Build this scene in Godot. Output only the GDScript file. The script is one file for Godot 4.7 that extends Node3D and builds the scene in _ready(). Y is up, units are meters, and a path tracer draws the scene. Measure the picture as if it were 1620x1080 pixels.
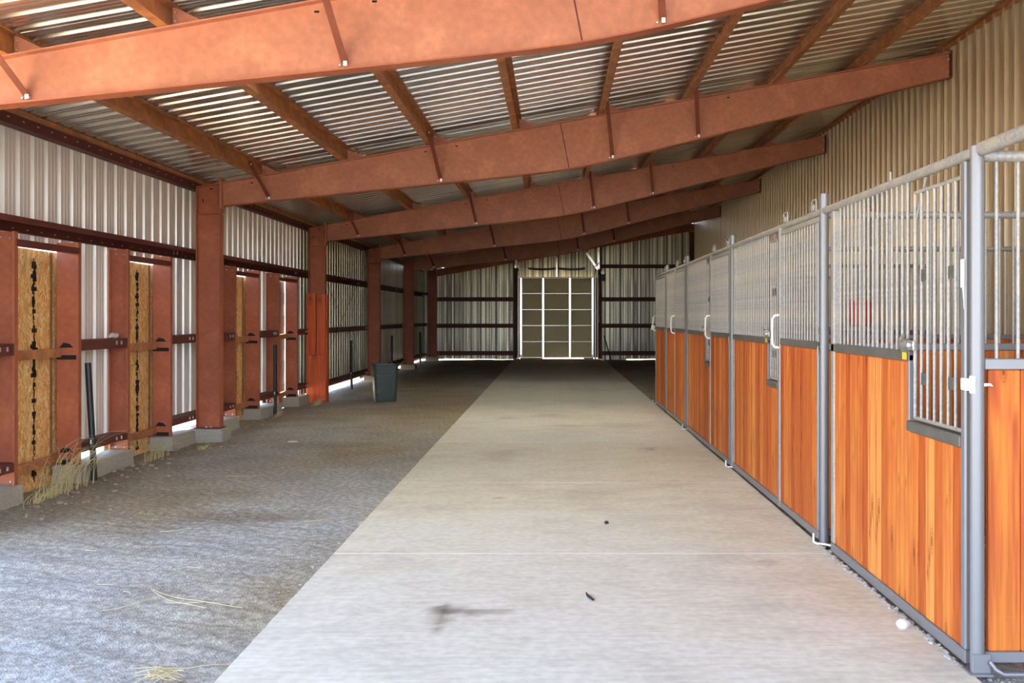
extends Node3D
# An open-fronted steel lean-to barn aisle: y up, the aisle runs towards -z, camera stands in the open end.

const ROOF_A := 4.3556      # underside of the roof at x = 0
const ROOF_S := 0.1785      # its slope towards +x
const WALL_L := -5.0        # inner plane of the left wall sheets
const GIRT_L := -4.78       # inner plane of girts and jambs
const WALL_R := 5.40        # plane of the right wall sheets
const END_D := 41.2         # depth of the end wall
const OPEN_D := -1.5          # depth where roof and right wall begin: the open end
const STALL_X := 1.91       # plane of the stall fronts
const FRAMES := [7.815, 14.44, 21.07, 27.70, 34.33, 40.95]
const ORD := ["nearest", "second", "third", "fourth", "fifth", "farthest"]

var rng := RandomNumberGenerator.new()
var used := {}
var M := {}
var wood: Array = []
var meshes := {}

# ---------------------------------------------------------------- mesh builder
class MB:
	var v := PackedVector3Array()
	var n := PackedVector3Array()
	var c := PackedColorArray()
	var colored := false
	var col := Color.WHITE

	func tri_n(a: Vector3, b: Vector3, d: Vector3, na: Vector3, nb: Vector3, nd: Vector3) -> void:
		v.push_back(a); v.push_back(d); v.push_back(b)      # clockwise is the front
		n.push_back(na); n.push_back(nd); n.push_back(nb)
		if colored:
			for k in 3: c.push_back(col)

	func tri(a: Vector3, b: Vector3, d: Vector3) -> void:
		var nn := (b - a).cross(d - a).normalized()
		tri_n(a, b, d, nn, nn, nn)

	func quad(a: Vector3, b: Vector3, d: Vector3, e: Vector3) -> void:
		tri(a, b, d); tri(a, d, e)

	func box(lo: Vector3, hi: Vector3, ch := 0.0, t := Transform3D.IDENTITY) -> void:
		var ce := (lo + hi) / 2.0
		var h := (hi - lo) / 2.0
		ch = minf(ch, minf(h.x, minf(h.y, h.z)) * 0.9)
		var P := func(s: Vector3, ax: int) -> Vector3:
			var q := h - Vector3(ch, ch, ch)
			q[ax] = h[ax]
			return t * (ce + q * s)
		for ax in 3:
			var u := (ax + 1) % 3
			var w := (ax + 2) % 3
			for s in [-1.0, 1.0]:
				var ps := []
				for k in [[-1, -1], [1, -1], [1, 1], [-1, 1]]:
					var sg := Vector3.ZERO
					sg[ax] = s; sg[u] = k[0]; sg[w] = k[1]
					ps.append(P.call(sg, ax))
				if s > 0: quad(ps[0], ps[1], ps[2], ps[3])
				else: quad(ps[3], ps[2], ps[1], ps[0])
		if ch <= 0.0: return
		for ax in 3:                                           # the chamfers along each axis
			var u := (ax + 1) % 3
			var w := (ax + 2) % 3
			for su in [-1.0, 1.0]:
				for sw in [-1.0, 1.0]:
					var a := Vector3.ZERO
					a[ax] = -1; a[u] = su; a[w] = sw
					var b := a
					b[ax] = 1
					var q := [P.call(a, u), P.call(b, u), P.call(b, w), P.call(a, w)]
					if su * sw > 0: quad(q[3], q[2], q[1], q[0])
					else: quad(q[0], q[1], q[2], q[3])
		for sx in [-1.0, 1.0]:
			for sy in [-1.0, 1.0]:
				for sz in [-1.0, 1.0]:
					var s := Vector3(sx, sy, sz)
					if sx * sy * sz > 0: tri(P.call(s, 0), P.call(s, 1), P.call(s, 2))
					else: tri(P.call(s, 2), P.call(s, 1), P.call(s, 0))

	func tube(pts: Array, r, sides := 10, caps := true) -> void:
		var rings := []
		var dirs := []
		var up := Vector3.UP
		for i in pts.size():
			var d: Vector3 = pts[mini(i + 1, pts.size() - 1)] - pts[maxi(i - 1, 0)]
			d = d.normalized()
			if i == 0: up = Vector3.UP if absf(d.y) < 0.9 else Vector3.RIGHT
			var x := d.cross(up).normalized()
			up = x.cross(d).normalized()
			var rad: float = r[i] if r is Array else r
			var ring := []
			for k in sides:
				var a := TAU * k / sides
				var o := x * cos(a) + up * sin(a)
				ring.append([pts[i] + o * rad, o])
			rings.append(ring)
			dirs.append(d)
		for i in pts.size() - 1:
			for k in sides:
				var a = rings[i][k]
				var b = rings[i][(k + 1) % sides]
				var e = rings[i + 1][(k + 1) % sides]
				var f = rings[i + 1][k]
				tri_n(a[0], e[0], b[0], a[1], e[1], b[1])
				tri_n(a[0], f[0], e[0], a[1], f[1], e[1])
		if caps:
			for k in range(1, sides - 1):
				tri(rings[0][0][0], rings[0][k][0], rings[0][k + 1][0])
				var l: Array = rings[-1]
				tri(l[0][0], l[k + 1][0], l[k][0])

	# A closed outline (x, y) swept from z = z0 to z = z1 of the frame t, flat sides
	func prism(outline: PackedVector2Array, z0: float, z1: float, t := Transform3D.IDENTITY, caps := true) -> void:
		var o := outline
		if Geometry2D.is_polygon_clockwise(o):
			o = o.duplicate(); o.reverse()
		var m := o.size()
		for i in m:
			var p := o[i]
			var q := o[(i + 1) % m]
			quad(t * Vector3(p.x, p.y, z0), t * Vector3(q.x, q.y, z0), t * Vector3(q.x, q.y, z1), t * Vector3(p.x, p.y, z1))
		if caps:
			var ix := Geometry2D.triangulate_polygon(o)
			for i in range(0, ix.size(), 3):
				var a := o[ix[i]]; var b := o[ix[i + 1]]; var d := o[ix[i + 2]]
				if (b - a).cross(d - a) < 0.0:
					var s := b; b = d; d = s
				tri(t * Vector3(a.x, a.y, z1), t * Vector3(b.x, b.y, z1), t * Vector3(d.x, d.y, z1))
				tri(t * Vector3(d.x, d.y, z0), t * Vector3(b.x, b.y, z0), t * Vector3(a.x, a.y, z0))

	func mesh(mat: Material = null) -> ArrayMesh:
		var a := []
		a.resize(Mesh.ARRAY_MAX)
		a[Mesh.ARRAY_VERTEX] = v
		a[Mesh.ARRAY_NORMAL] = n
		if colored: a[Mesh.ARRAY_COLOR] = c
		var am := ArrayMesh.new()
		am.add_surface_from_arrays(Mesh.PRIMITIVE_TRIANGLES, a)
		if mat: am.surface_set_material(0, mat)
		return am

# ---------------------------------------------------------------- nodes
func fresh(parent: Node, called: String) -> String:
	var key := str(parent.get_instance_id()) + called
	var k: int = used.get(key, 0)
	used[key] = k + 1
	return called if k == 0 else "%s_%03d" % [called, k]

func tag(o: Node, label: String, category := "", group := "", kind := "") -> Node:
	if label: o.set_meta("label", label)
	if category: o.set_meta("category", category)
	if group: o.set_meta("group", group)
	if kind: o.set_meta("kind", kind)
	return o

func base(called: String, at := Vector3.ZERO, turn := 0.0) -> Node3D:
	var o := Node3D.new()
	o.name = fresh(self, called)
	add_child(o, true)
	o.position = at
	o.rotation.y = turn
	return o

func obj(called: String, m: Mesh, mat: Material, parent: Node = self, at := Vector3.ZERO, basis := Basis.IDENTITY) -> MeshInstance3D:
	var o := MeshInstance3D.new()
	o.name = fresh(parent, called)
	o.mesh = m
	o.set_surface_override_material(0, mat)
	o.transform = Transform3D(basis, at)
	parent.add_child(o, true)
	return o

func put(called: String, b: MB, mat: Material, parent: Node = self, at := Vector3.ZERO) -> MeshInstance3D:
	return obj(called, b.mesh(), mat, parent, at)

func bx(called: String, lo: Vector3, hi: Vector3, mat: Material, parent: Node = self, ch := 0.004) -> MeshInstance3D:
	var b := MB.new()
	var ce := (lo + hi) / 2.0
	b.box(lo - ce, hi - ce, ch)
	return put(called, b, mat, parent, ce)

func roof(x: float) -> float: return ROOF_A + ROOF_S * x
func beam_top(x: float) -> float: return roof(x) - 0.165

# ---------------------------------------------------------------- textures and materials
func picture(w: int, h: int, f: Callable, srgb_grey := false) -> ImageTexture:
	var data := PackedByteArray()
	data.resize(w * h * 3)
	var i := 0
	for y in h:
		for x in w:
			var p: Color = f.call(x, y)
			data[i] = int(clampf(p.r, 0, 1) * 255.0)
			data[i + 1] = int(clampf(p.g, 0, 1) * 255.0)
			data[i + 2] = int(clampf(p.b, 0, 1) * 255.0)
			i += 3
	var im := Image.create_from_data(w, h, false, Image.FORMAT_RGB8, data)
	return ImageTexture.create_from_image(im)

func noise(s: int, freq: float, oct := 4, kind := FastNoiseLite.TYPE_SIMPLEX_SMOOTH) -> FastNoiseLite:
	var f := FastNoiseLite.new()
	f.seed = s
	f.noise_type = kind
	f.frequency = freq
	f.fractal_octaves = oct
	f.fractal_type = FastNoiseLite.FRACTAL_FBM if oct > 1 else FastNoiseLite.FRACTAL_NONE
	return f

func grey_data(s: int, freq: float, w: int, h: int, oct := 4) -> PackedByteArray:
	var im := noise(s, freq, oct).get_seamless_image(w, h)
	im.convert(Image.FORMAT_L8)
	return im.get_data()

func squashed(s: int, freq: float, w: int, h: int, along: int, oct := 4) -> PackedByteArray:
	# noise drawn out along y by the factor "along"
	var im := noise(s, freq, oct).get_seamless_image(w, h / along)
	im.convert(Image.FORMAT_L8)
	im.resize(w, h, Image.INTERPOLATE_CUBIC)
	return im.get_data()

func mat(called: String, color: Color, rough: float, metal := 0.0, tex: Texture2D = null, scale := Vector3.ONE, world := true, bump: Texture2D = null, bump_cm := 0.0) -> StandardMaterial3D:
	var m := StandardMaterial3D.new()
	m.resource_name = called
	m.albedo_color = color
	m.roughness = rough
	m.metallic = metal
	if tex: m.albedo_texture = tex
	m.uv1_triplanar = true
	m.uv1_world_triplanar = world
	m.uv1_triplanar_sharpness = 6.0
	m.uv1_scale = scale
	if bump:
		m.heightmap_enabled = true
		m.heightmap_texture = bump
		m.heightmap_scale = bump_cm
	M[called] = m
	return m

func materials() -> void:
	var S := 512
	var a := grey_data(11, 0.006, S, S, 5)
	var b := grey_data(12, 0.05, S, S, 3)
	var g := grey_data(13, 0.012, S, S, 4)
	# paint that has weathered: dusty patches, chalky scuffs
	var paint := picture(S, S, func(x: int, y: int) -> Color:
		var i: int = y * S + x
		var p := float(a[i]) / 255.0
		var q := float(b[i]) / 255.0
		var r := float(g[i]) / 255.0
		var dust := smoothstep(0.56, 0.80, p) * (0.3 + 0.7 * q)
		var l := 0.84 + 0.10 * (q - 0.5) + 0.08 * (r - 0.5)
		return Color(l, l, l).lerp(Color(1.0, 1.06, 1.05), dust * 0.5))
	var rusty := picture(S, S, func(x: int, y: int) -> Color:
		var i: int = y * S + x
		var p := float(a[i]) / 255.0
		var q := float(b[i]) / 255.0
		var r := float(g[i]) / 255.0
		var l := 0.86 + 0.16 * (q - 0.5)
		var c := Color(l, l, l).lerp(Color(1.0, 0.98, 0.80), smoothstep(0.45, 0.75, r))
		return c.lerp(Color(0.68, 0.54, 0.44), smoothstep(0.6, 0.78, p) * q * 0.8))
	var zinc := picture(S, S, func(x: int, y: int) -> Color:
		var i: int = y * S + x
		var p := float(a[i]) / 255.0
		var q := float(b[i]) / 255.0
		var r := float(g[i]) / 255.0
		var l := 0.90 + 0.12 * (q - 0.5) + 0.14 * (r - 0.5)
		return Color(l, l, l).lerp(Color(0.86, 0.80, 0.70), smoothstep(0.62, 0.85, p) * 0.5))
	var dusty := picture(S, S, func(x: int, y: int) -> Color:
		var i: int = y * S + x
		var p := float(a[i]) / 255.0
		var q := float(b[i]) / 255.0
		var l := 0.84 + 0.2 * (q - 0.5)
		return Color(l, l, l).lerp(Color(0.96, 0.92, 0.85), smoothstep(0.4, 0.75, p) * 0.6))
	mat("primer", Color8(204, 114, 76), 0.55, 0.0, paint, Vector3.ONE * 0.45)
	mat("primer_beam_lit", Color8(224, 144, 110), 0.5, 0.0, paint, Vector3.ONE * 0.45)  # same primer, paler: the stronger light on the rafters put into the colour
	mat("primer_brace_shaded", Color8(150, 78, 54), 0.6, 0.0, paint, Vector3.ONE * 0.6)  # same primer, darkened to stand for shade on the downward-facing braces
	mat("primer_dark", Color8(120, 58, 50), 0.6, 0.0, paint, Vector3.ONE * 0.6)
	mat("primer_rust", Color8(206, 140, 94), 0.62, 0.0, rusty, Vector3.ONE * 0.5)
	mat("sheet_light", Color8(250, 248, 240), 0.32, 0.25, null, Vector3.ONE * 0.3)
	var sa := squashed(35, 0.05, S, S, 128, 3)  # light and dark bands imitating uneven reflections along the sheets
	var sheen_streak := picture(S, S, func(x: int, y: int) -> Color:
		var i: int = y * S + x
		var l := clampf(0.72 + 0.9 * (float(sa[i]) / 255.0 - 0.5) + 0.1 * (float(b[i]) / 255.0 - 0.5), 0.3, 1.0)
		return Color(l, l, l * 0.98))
	mat("sheet_end", Color8(236, 230, 204), 0.3, 0.5, sheen_streak, Vector3.ONE * 0.42)
	mat("sheet_roof", Color8(208, 202, 190), 0.22, 0.9, null, Vector3.ONE * 0.3)
	mat("sheet_tan", Color8(204, 184, 150), 0.34, 0.35, null, Vector3.ONE * 0.3)
	mat("steel_grey", Color8(132, 131, 131), 0.4, 0.35)
	mat("steel_dusty", Color8(188, 184, 176), 0.5, 0.25, dusty, Vector3.ONE * 1.6)
	mat("steel_rail", Color8(118, 116, 110), 0.55, 0.3, dusty, Vector3.ONE * 1.6)
	mat("galv", Color8(216, 216, 210), 0.36, 0.8, zinc, Vector3.ONE * 1.2)
	mat("bolt", Color8(230, 230, 226), 0.35, 0.6)
	mat("white", Color8(240, 240, 238), 0.5)
	mat("white_sticker", Color8(244, 244, 244), 0.6)
	mat("yellow", Color8(214, 186, 40), 0.5)
	mat("black", Color8(30, 31, 33), 0.5)
	mat("tar", Color8(24, 22, 22), 0.8)
	mat("hole", Color8(14, 12, 12), 0.9)
	mat("poly_pipe", Color8(34, 36, 39), 0.42)
	mat("bin", Color8(54, 68, 64), 0.42)
	mat("red_plastic", Color8(196, 44, 30), 0.4)
	mat("added_light_panel", Color8(238, 238, 230), 0.7).backlight_enabled = true  # for the unseen roof panels added to let sunlight through
	M.added_light_panel.backlight = Color(1.0, 1.0, 0.98)
	mat("door_beige", Color8(250, 232, 172), 0.5)
	mat("galv_bright", Color8(240, 240, 234), 0.2, 0.9)
	mat("rubber", Color8(38, 38, 40), 0.8)
	# wood, grain upright
	var wa := squashed(31, 0.045, S, 1024, 16, 4)
	var wb := squashed(32, 0.012, S, 1024, 8, 3)
	var knots := []
	var kr := RandomNumberGenerator.new()
	kr.seed = 5
	for i in 12: knots.append([kr.randf() * S, kr.randf() * 1024, 4.0 + kr.randf() * 6.0])
	var kd := PackedFloat32Array()
	kd.resize(S * 1024)
	for k in knots:
		var R := int(k[2] * 3)
		for dy in range(-R * 2, R * 2 + 1):
			for dx in range(-R, R + 1):
				var e: float = sqrt(float(dx * dx) + dy * dy * 0.3) / k[2]
				if e < 3.0:
					var ix: int = posmod(int(k[1]) + dy, 1024) * S + posmod(int(k[0]) + dx, S)
					kd[ix] = maxf(kd[ix], (1.0 if e < 0.9 else 0.35 + 0.25 * cos(e * 9.0)) * clampf(3.0 - e, 0, 1))
	var grain := picture(S, 1024, func(x: int, y: int) -> Color:
		var i: int = y * S + x
		var p := float(wa[i]) / 255.0
		var q := float(wb[i]) / 255.0
		var l := 0.92 + 0.24 * (p - 0.5) + 0.16 * (q - 0.5)
		var c := Color(l, l * (0.95 + 0.25 * (q - 0.5)), l * 0.92)
		return c.lerp(Color(0.42, 0.26, 0.16), kd[i] * 0.65))
	var tones := [Color8(214, 126, 58), Color8(198, 108, 48), Color8(226, 148, 78), Color8(186, 96, 42), Color8(206, 118, 54), Color8(218, 134, 64), Color8(192, 100, 42)]
	for i in 7:
		var w := mat("board_%d" % i, tones[i], 0.5, 0.0, grain, Vector3(1.9, 0.5, 1.9), false)
		w.uv1_offset = Vector3(i * 0.37, i * 0.23, i * 0.41)
		w.metallic_specular = 0.3
		w.roughness = 0.6
		wood.append(w)
	mat("stained", Color8(232, 106, 36), 0.5, 0.0, grain, Vector3(0.7, 0.3, 0.7), false)
	mat("plank_grey", Color8(160, 124, 88), 0.7, 0.0, grain, Vector3(0.5, 1.6, 1.6), false)
	# chipboard: flakes lying every way
	var T := 768
	var im := Image.create(T, T, false, Image.FORMAT_RGB8)
	im.fill(Color8(238, 188, 116))
	var r2 := RandomNumberGenerator.new()
	r2.seed = 77
	for i in 5200:
		var cx := r2.randf() * T
		var cy := r2.randf() * T
		var an := PI / 2 + r2.randfn(0.0, 0.55)
		var le := 14.0 + r2.randf() * 30.0
		var wi := 3.0 + r2.randf() * 6.0
		var sh := r2.randf()
		var fc := Color8(206, 146, 74).lerp(Color8(255, 232, 176), sh)
		var ux := cos(an); var uy := sin(an)
		for s in range(int(-le), int(le), 1):
			for t in range(int(-wi / 2), int(wi / 2) + 1):
				im.set_pixel(posmod(int(cx + ux * s * 0.6 - uy * t), T), posmod(int(cy + uy * s * 0.6 + ux * t), T), fc)
	mat("osb", Color8(255, 250, 240), 0.7, 0.0, ImageTexture.create_from_image(im), Vector3.ONE * 0.55)
	# concrete: broom lines across, pits, blotches
	var ca := squashed(41, 0.03, S, S, 1, 4)
	var cb := grey_data(42, 0.15, S, S, 2)
	var cim := noise(43, 0.05, 3).get_seamless_image(S / 8, S)
	cim.convert(Image.FORMAT_L8)
	cim.resize(S, S, Image.INTERPOLATE_CUBIC)
	var cl := cim.get_data()
	var conc := picture(S, S, func(x: int, y: int) -> Color:
		var i: int = y * S + x
		var p := float(ca[i]) / 255.0
		var q := float(cb[i]) / 255.0
		var l := 0.94 + 0.10 * (p - 0.5) + 0.07 * (float(cl[i]) / 255.0 - 0.5)
		if q > 0.86: l -= 0.08
		return Color(l, l, l * 0.985))
	var conc_h := picture(S, S, func(x: int, y: int) -> Color:
		var i: int = y * S + x
		var l := 0.5 + 0.5 * (float(cl[i]) / 255.0 - 0.5) + 0.3 * (float(cb[i]) / 255.0 - 0.5)
		return Color(l, l, l))
	var cm := mat("concrete", Color8(226, 222, 211), 0.78, 0.0, conc, Vector3.ONE * 0.8, true, conc_h, 0.03)
	cm.vertex_color_use_as_albedo = true
	mat("curb", Color8(182, 178, 166), 0.9, 0.0, conc, Vector3.ONE * 1.4)
	mat("joint", Color8(222, 220, 212), 0.9)
	# dirt: grit and small stones
	var da := grey_data(51, 0.09, S, S, 3)
	var db := grey_data(52, 0.3, S, S, 2)
	var dc := grey_data(53, 0.02, S, S, 4)
	var dirt := picture(S, S, func(x: int, y: int) -> Color:
		var i: int = y * S + x
		var p := float(da[i]) / 255.0
		var q := float(db[i]) / 255.0
		var l := 0.80 + 0.26 * (p - 0.5) + 0.30 * (float(dc[i]) / 255.0 - 0.5) + 0.22 * (q - 0.5)
		if q > 0.86: l = 1.0
		return Color(l, l, l))
	var dirt_h := picture(S, S, func(x: int, y: int) -> Color:
		var i: int = y * S + x
		var l := 0.5 + 0.45 * (float(da[i]) / 255.0 - 0.5) + 0.35 * (float(db[i]) / 255.0 - 0.5) + 0.6 * (float(dc[i]) / 255.0 - 0.5)
		return Color(l, l, l))
	var dm := mat("dirt", Color8(212, 208, 196), 0.95, 0.0, dirt, Vector3.ONE * 1.3, true, dirt_h, 0.9)
	dm.vertex_color_use_as_albedo = true
	mat("outside", Color8(196, 184, 158), 0.95, 0.0, dirt, Vector3.ONE * 0.3)
	mat("stone", Color8(168, 164, 156), 0.9)
	mat("clod_shaded_pier", Color8(150, 138, 118), 0.95)  # also the darker, shaded tone of the far piers
	mat("stone_white", Color8(232, 230, 224), 0.85)
	mat("straw", Color8(200, 184, 140), 0.8)
	mat("grass", Color8(212, 200, 142), 0.7).backlight_enabled = true
	M.grass.backlight = Color(0.2, 0.2, 0.12)

# ---------------------------------------------------------------- ribbed sheeting
# A ribbed profile from u = 0 to len; ribs stand up by h. Returns the closed outline (thickness th below).
func ribs(length: float, h := 0.034, pitch := 0.28, phase := 0.0, th := 0.003) -> PackedVector2Array:
	var shape := [[0.0, 0.0], [0.02, 0.0], [0.028, 0.004], [0.042, 0.004], [0.05, 0.0], [0.0975, 0.0], [0.1075, 1.0], [0.1725, 1.0], [0.1825, 0.0], [0.23, 0.0], [0.238, 0.004], [0.252, 0.004], [0.26, 0.0]]
	var top := PackedVector2Array()
	top.push_back(Vector2(0, 0))
	var k := int(floor(-phase / pitch)) - 1
	while k * pitch + phase < length:
		for s in shape:
			var u: float = k * pitch + phase + s[0] * pitch / 0.28
			if u > 0.001 and u < length - 0.001:
				top.push_back(Vector2(u, h if s[1] == 1.0 else s[1]))
		k += 1
	top.push_back(Vector2(length, 0))
	var out := top.duplicate()
	for i in range(top.size() - 1, -1, -1): out.push_back(top[i] - Vector2(0, th))
	return out

func sheet_mesh(outline: PackedVector2Array, z0: float, z1: float, t: Transform3D) -> MB:
	var b := MB.new()
	b.prism(outline, z0, z1, t, false)
	# the cut ends, quad by quad
	var m := outline.size() / 2
	for i in m - 1:
		var p := outline[i]; var q := outline[i + 1]
		var p2 := outline[2 * m - 1 - i]; var q2 := outline[2 * m - 2 - i]
		for z in [z0, z1]:
			b.quad(t * Vector3(p.x, p.y, z), t * Vector3(p2.x, p2.y, z), t * Vector3(q2.x, q2.y, z), t * Vector3(q.x, q.y, z))
	return b

# left wall: u runs along -z from depth d0, ribs outwards (-x), sheet stands from y0 to y1
func left_sheet(parent: Node, d0: float, d1: float, y0: float, y1: float, m: Material = null) -> void:
	var t := Transform3D(Basis(Vector3(0, 0, -1), Vector3(-1, 0, 0), Vector3(0, 1, 0)), Vector3(WALL_L, 0, -d0))
	var ph := fposmod(-d0 + 0.08, 0.28)
	put("sheet", sheet_mesh(ribs(d1 - d0, 0.034, 0.28, ph), y0, y1, t), m if m else M.sheet_light, parent)

func shell() -> void:
	var ends := [OPEN_D, 7.815, 14.44, 21.07, 27.70, 34.33, 41.28]
	# roof: one run of sheets per bay, ribs upwards, running down the slope
	var c := base("ceiling")
	tag(c, "sloping underside of bare ribbed metal roof sheets over the aisle", "", "", "structure")
	# added translucent panels, hidden behind the rafters, to light the middle bays
	for q in [[OPEN_D, 7.815, 0], [7.815, 8.75, 0], [8.75, 9.8, 1], [9.8, 14.44, 0], [14.44, 15.9, 0], [15.9, 17.4, 1], [17.4, 21.07, 0], [21.07, 23.24, 0], [23.24, 23.75, 1], [23.75, 27.70, 0], [27.70, 34.33, 0], [34.33, 41.28, 0]]:
		var d0: float = q[0]
		var d1: float = q[1]
		var x := Vector3(1, ROOF_S, 0).normalized()
		var t := Transform3D(Basis(Vector3(0, 0, -1), Vector3(-x.y, x.x, 0), x), Vector3(0, ROOF_A, -d0))
		t.basis.y = Vector3(-x.y, x.x, 0)
		var prof := ribs(d1 - d0, 0.034, 0.28, fposmod(-d0, 0.28))
		if q[2]:
			put("roof_sheet", sheet_mesh(prof, -5.25, -3.0, t), M.sheet_roof, c)
			put("added_light_panel", sheet_mesh(prof, -3.0, 2.9, t), M.added_light_panel, c)
			put("roof_sheet", sheet_mesh(prof, 2.9, 5.75, t), M.sheet_roof, c)
		else:
			put("roof_sheet", sheet_mesh(prof, -5.25, 5.75, t), M.sheet_roof, c)
	# left wall
	var wl := base("wall_left")
	tag(wl, "left wall of pale ribbed metal sheets fixed to red girts", "", "", "structure")
	left_sheet(wl, 7.5, 7.815, 0.2, 3.46)
	for k in 5:
		var d0: float = ends[k + 1]
		var d1: float = ends[k + 2]
		if k < 2:
			var f: float = FRAMES[k]
			left_sheet(wl, d0, d1, 2.30, 3.46)
			left_sheet(wl, d0, f + 1.74, 0.185, 2.30)
			left_sheet(wl, f + 3.11, f + 4.32, 0.185, 2.30)
			left_sheet(wl, f + 5.72, d1, 0.185, 2.30)
		else:
			left_sheet(wl, d0, d1, 0.05 if k < 3 else 0.0, 3.46, M.sheet_end)  # far bays carry the painted reflection bands too
	# end wall: two sides of the doorway and the part over it
	var we := base("wall_back")
	tag(we, "far end wall of pale ribbed metal sheets around the overhead door", "", "", "structure")
	var run := func(x0: float, x1: float, y0: float) -> void:
		var t := Transform3D(Basis(Vector3(1, 0, 0), Vector3(0, 0, -1), Vector3(0, 1, 0)), Vector3(x0, 0, -END_D))
		t.basis.y = Vector3(0, 0, -1)
		var o := ribs(x1 - x0, 0.034, 0.28, fposmod(-x0, 0.28))
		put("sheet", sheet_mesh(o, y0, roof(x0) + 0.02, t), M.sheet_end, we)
	for s in [[-5.04, -4.2, -0.02], [-4.2, -3.36, -0.005], [-3.36, -2.24, -0.02], [-2.24, -1.4, -0.03], [-1.4, -0.56, 3.1], [-0.56, 0.28, 3.1], [0.28, 1.12, 3.1], [1.12, 1.68, 3.1], [1.68, 2.8, -0.05], [2.8, 3.64, -0.02], [3.64, 4.48, -0.01], [4.48, 5.46, -0.02]]:
		run.call(s[0], s[1], s[2])
	# right wall: taller, ribs towards the aisle
	var wr := base("wall_right")
	tag(wr, "right wall of tan ribbed metal sheets rising behind the stalls", "", "", "structure")
	for q in [[OPEN_D, 7.815, -0.1], [7.815, 14.44, -0.1], [14.44, 21.07, -0.1], [21.07, 27.70, -0.1], [27.70, 34.33, -0.1], [34.33, 41.28, -0.1]]:
		var d0: float = q[0]
		var d1: float = q[1]
		var t := Transform3D(Basis(Vector3(0, 0, -1), Vector3(-1, 0, 0), Vector3(0, 1, 0)), Vector3(WALL_R, 0, -d0))
		put("sheet", sheet_mesh(ribs(d1 - d0, 0.046, 0.28, fposmod(-d0 + 0.05, 0.28)), q[2], roof(WALL_R), t), M.sheet_tan, wr)
	# a rust-brown closure angle where roof and right wall meet
	var tr := base("trim_1")
	tag(tr, "rust brown angle along the top of the right wall", "", "", "structure")
	for k in 6:
		var b := MB.new()
		var ya := roof(WALL_R - 0.05)
		b.prism(PackedVector2Array([Vector2(WALL_R - 0.03, ya), Vector2(WALL_R - 0.12, ya - 0.016), Vector2(WALL_R - 0.12, ya - 0.024), Vector2(WALL_R - 0.045, ya - 0.02), Vector2(WALL_R - 0.045, ya - 0.075), Vector2(WALL_R - 0.03, ya - 0.075)]), -ends[k + 1], -ends[k])
		put("angle", b, M.primer_rust, tr)

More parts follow.
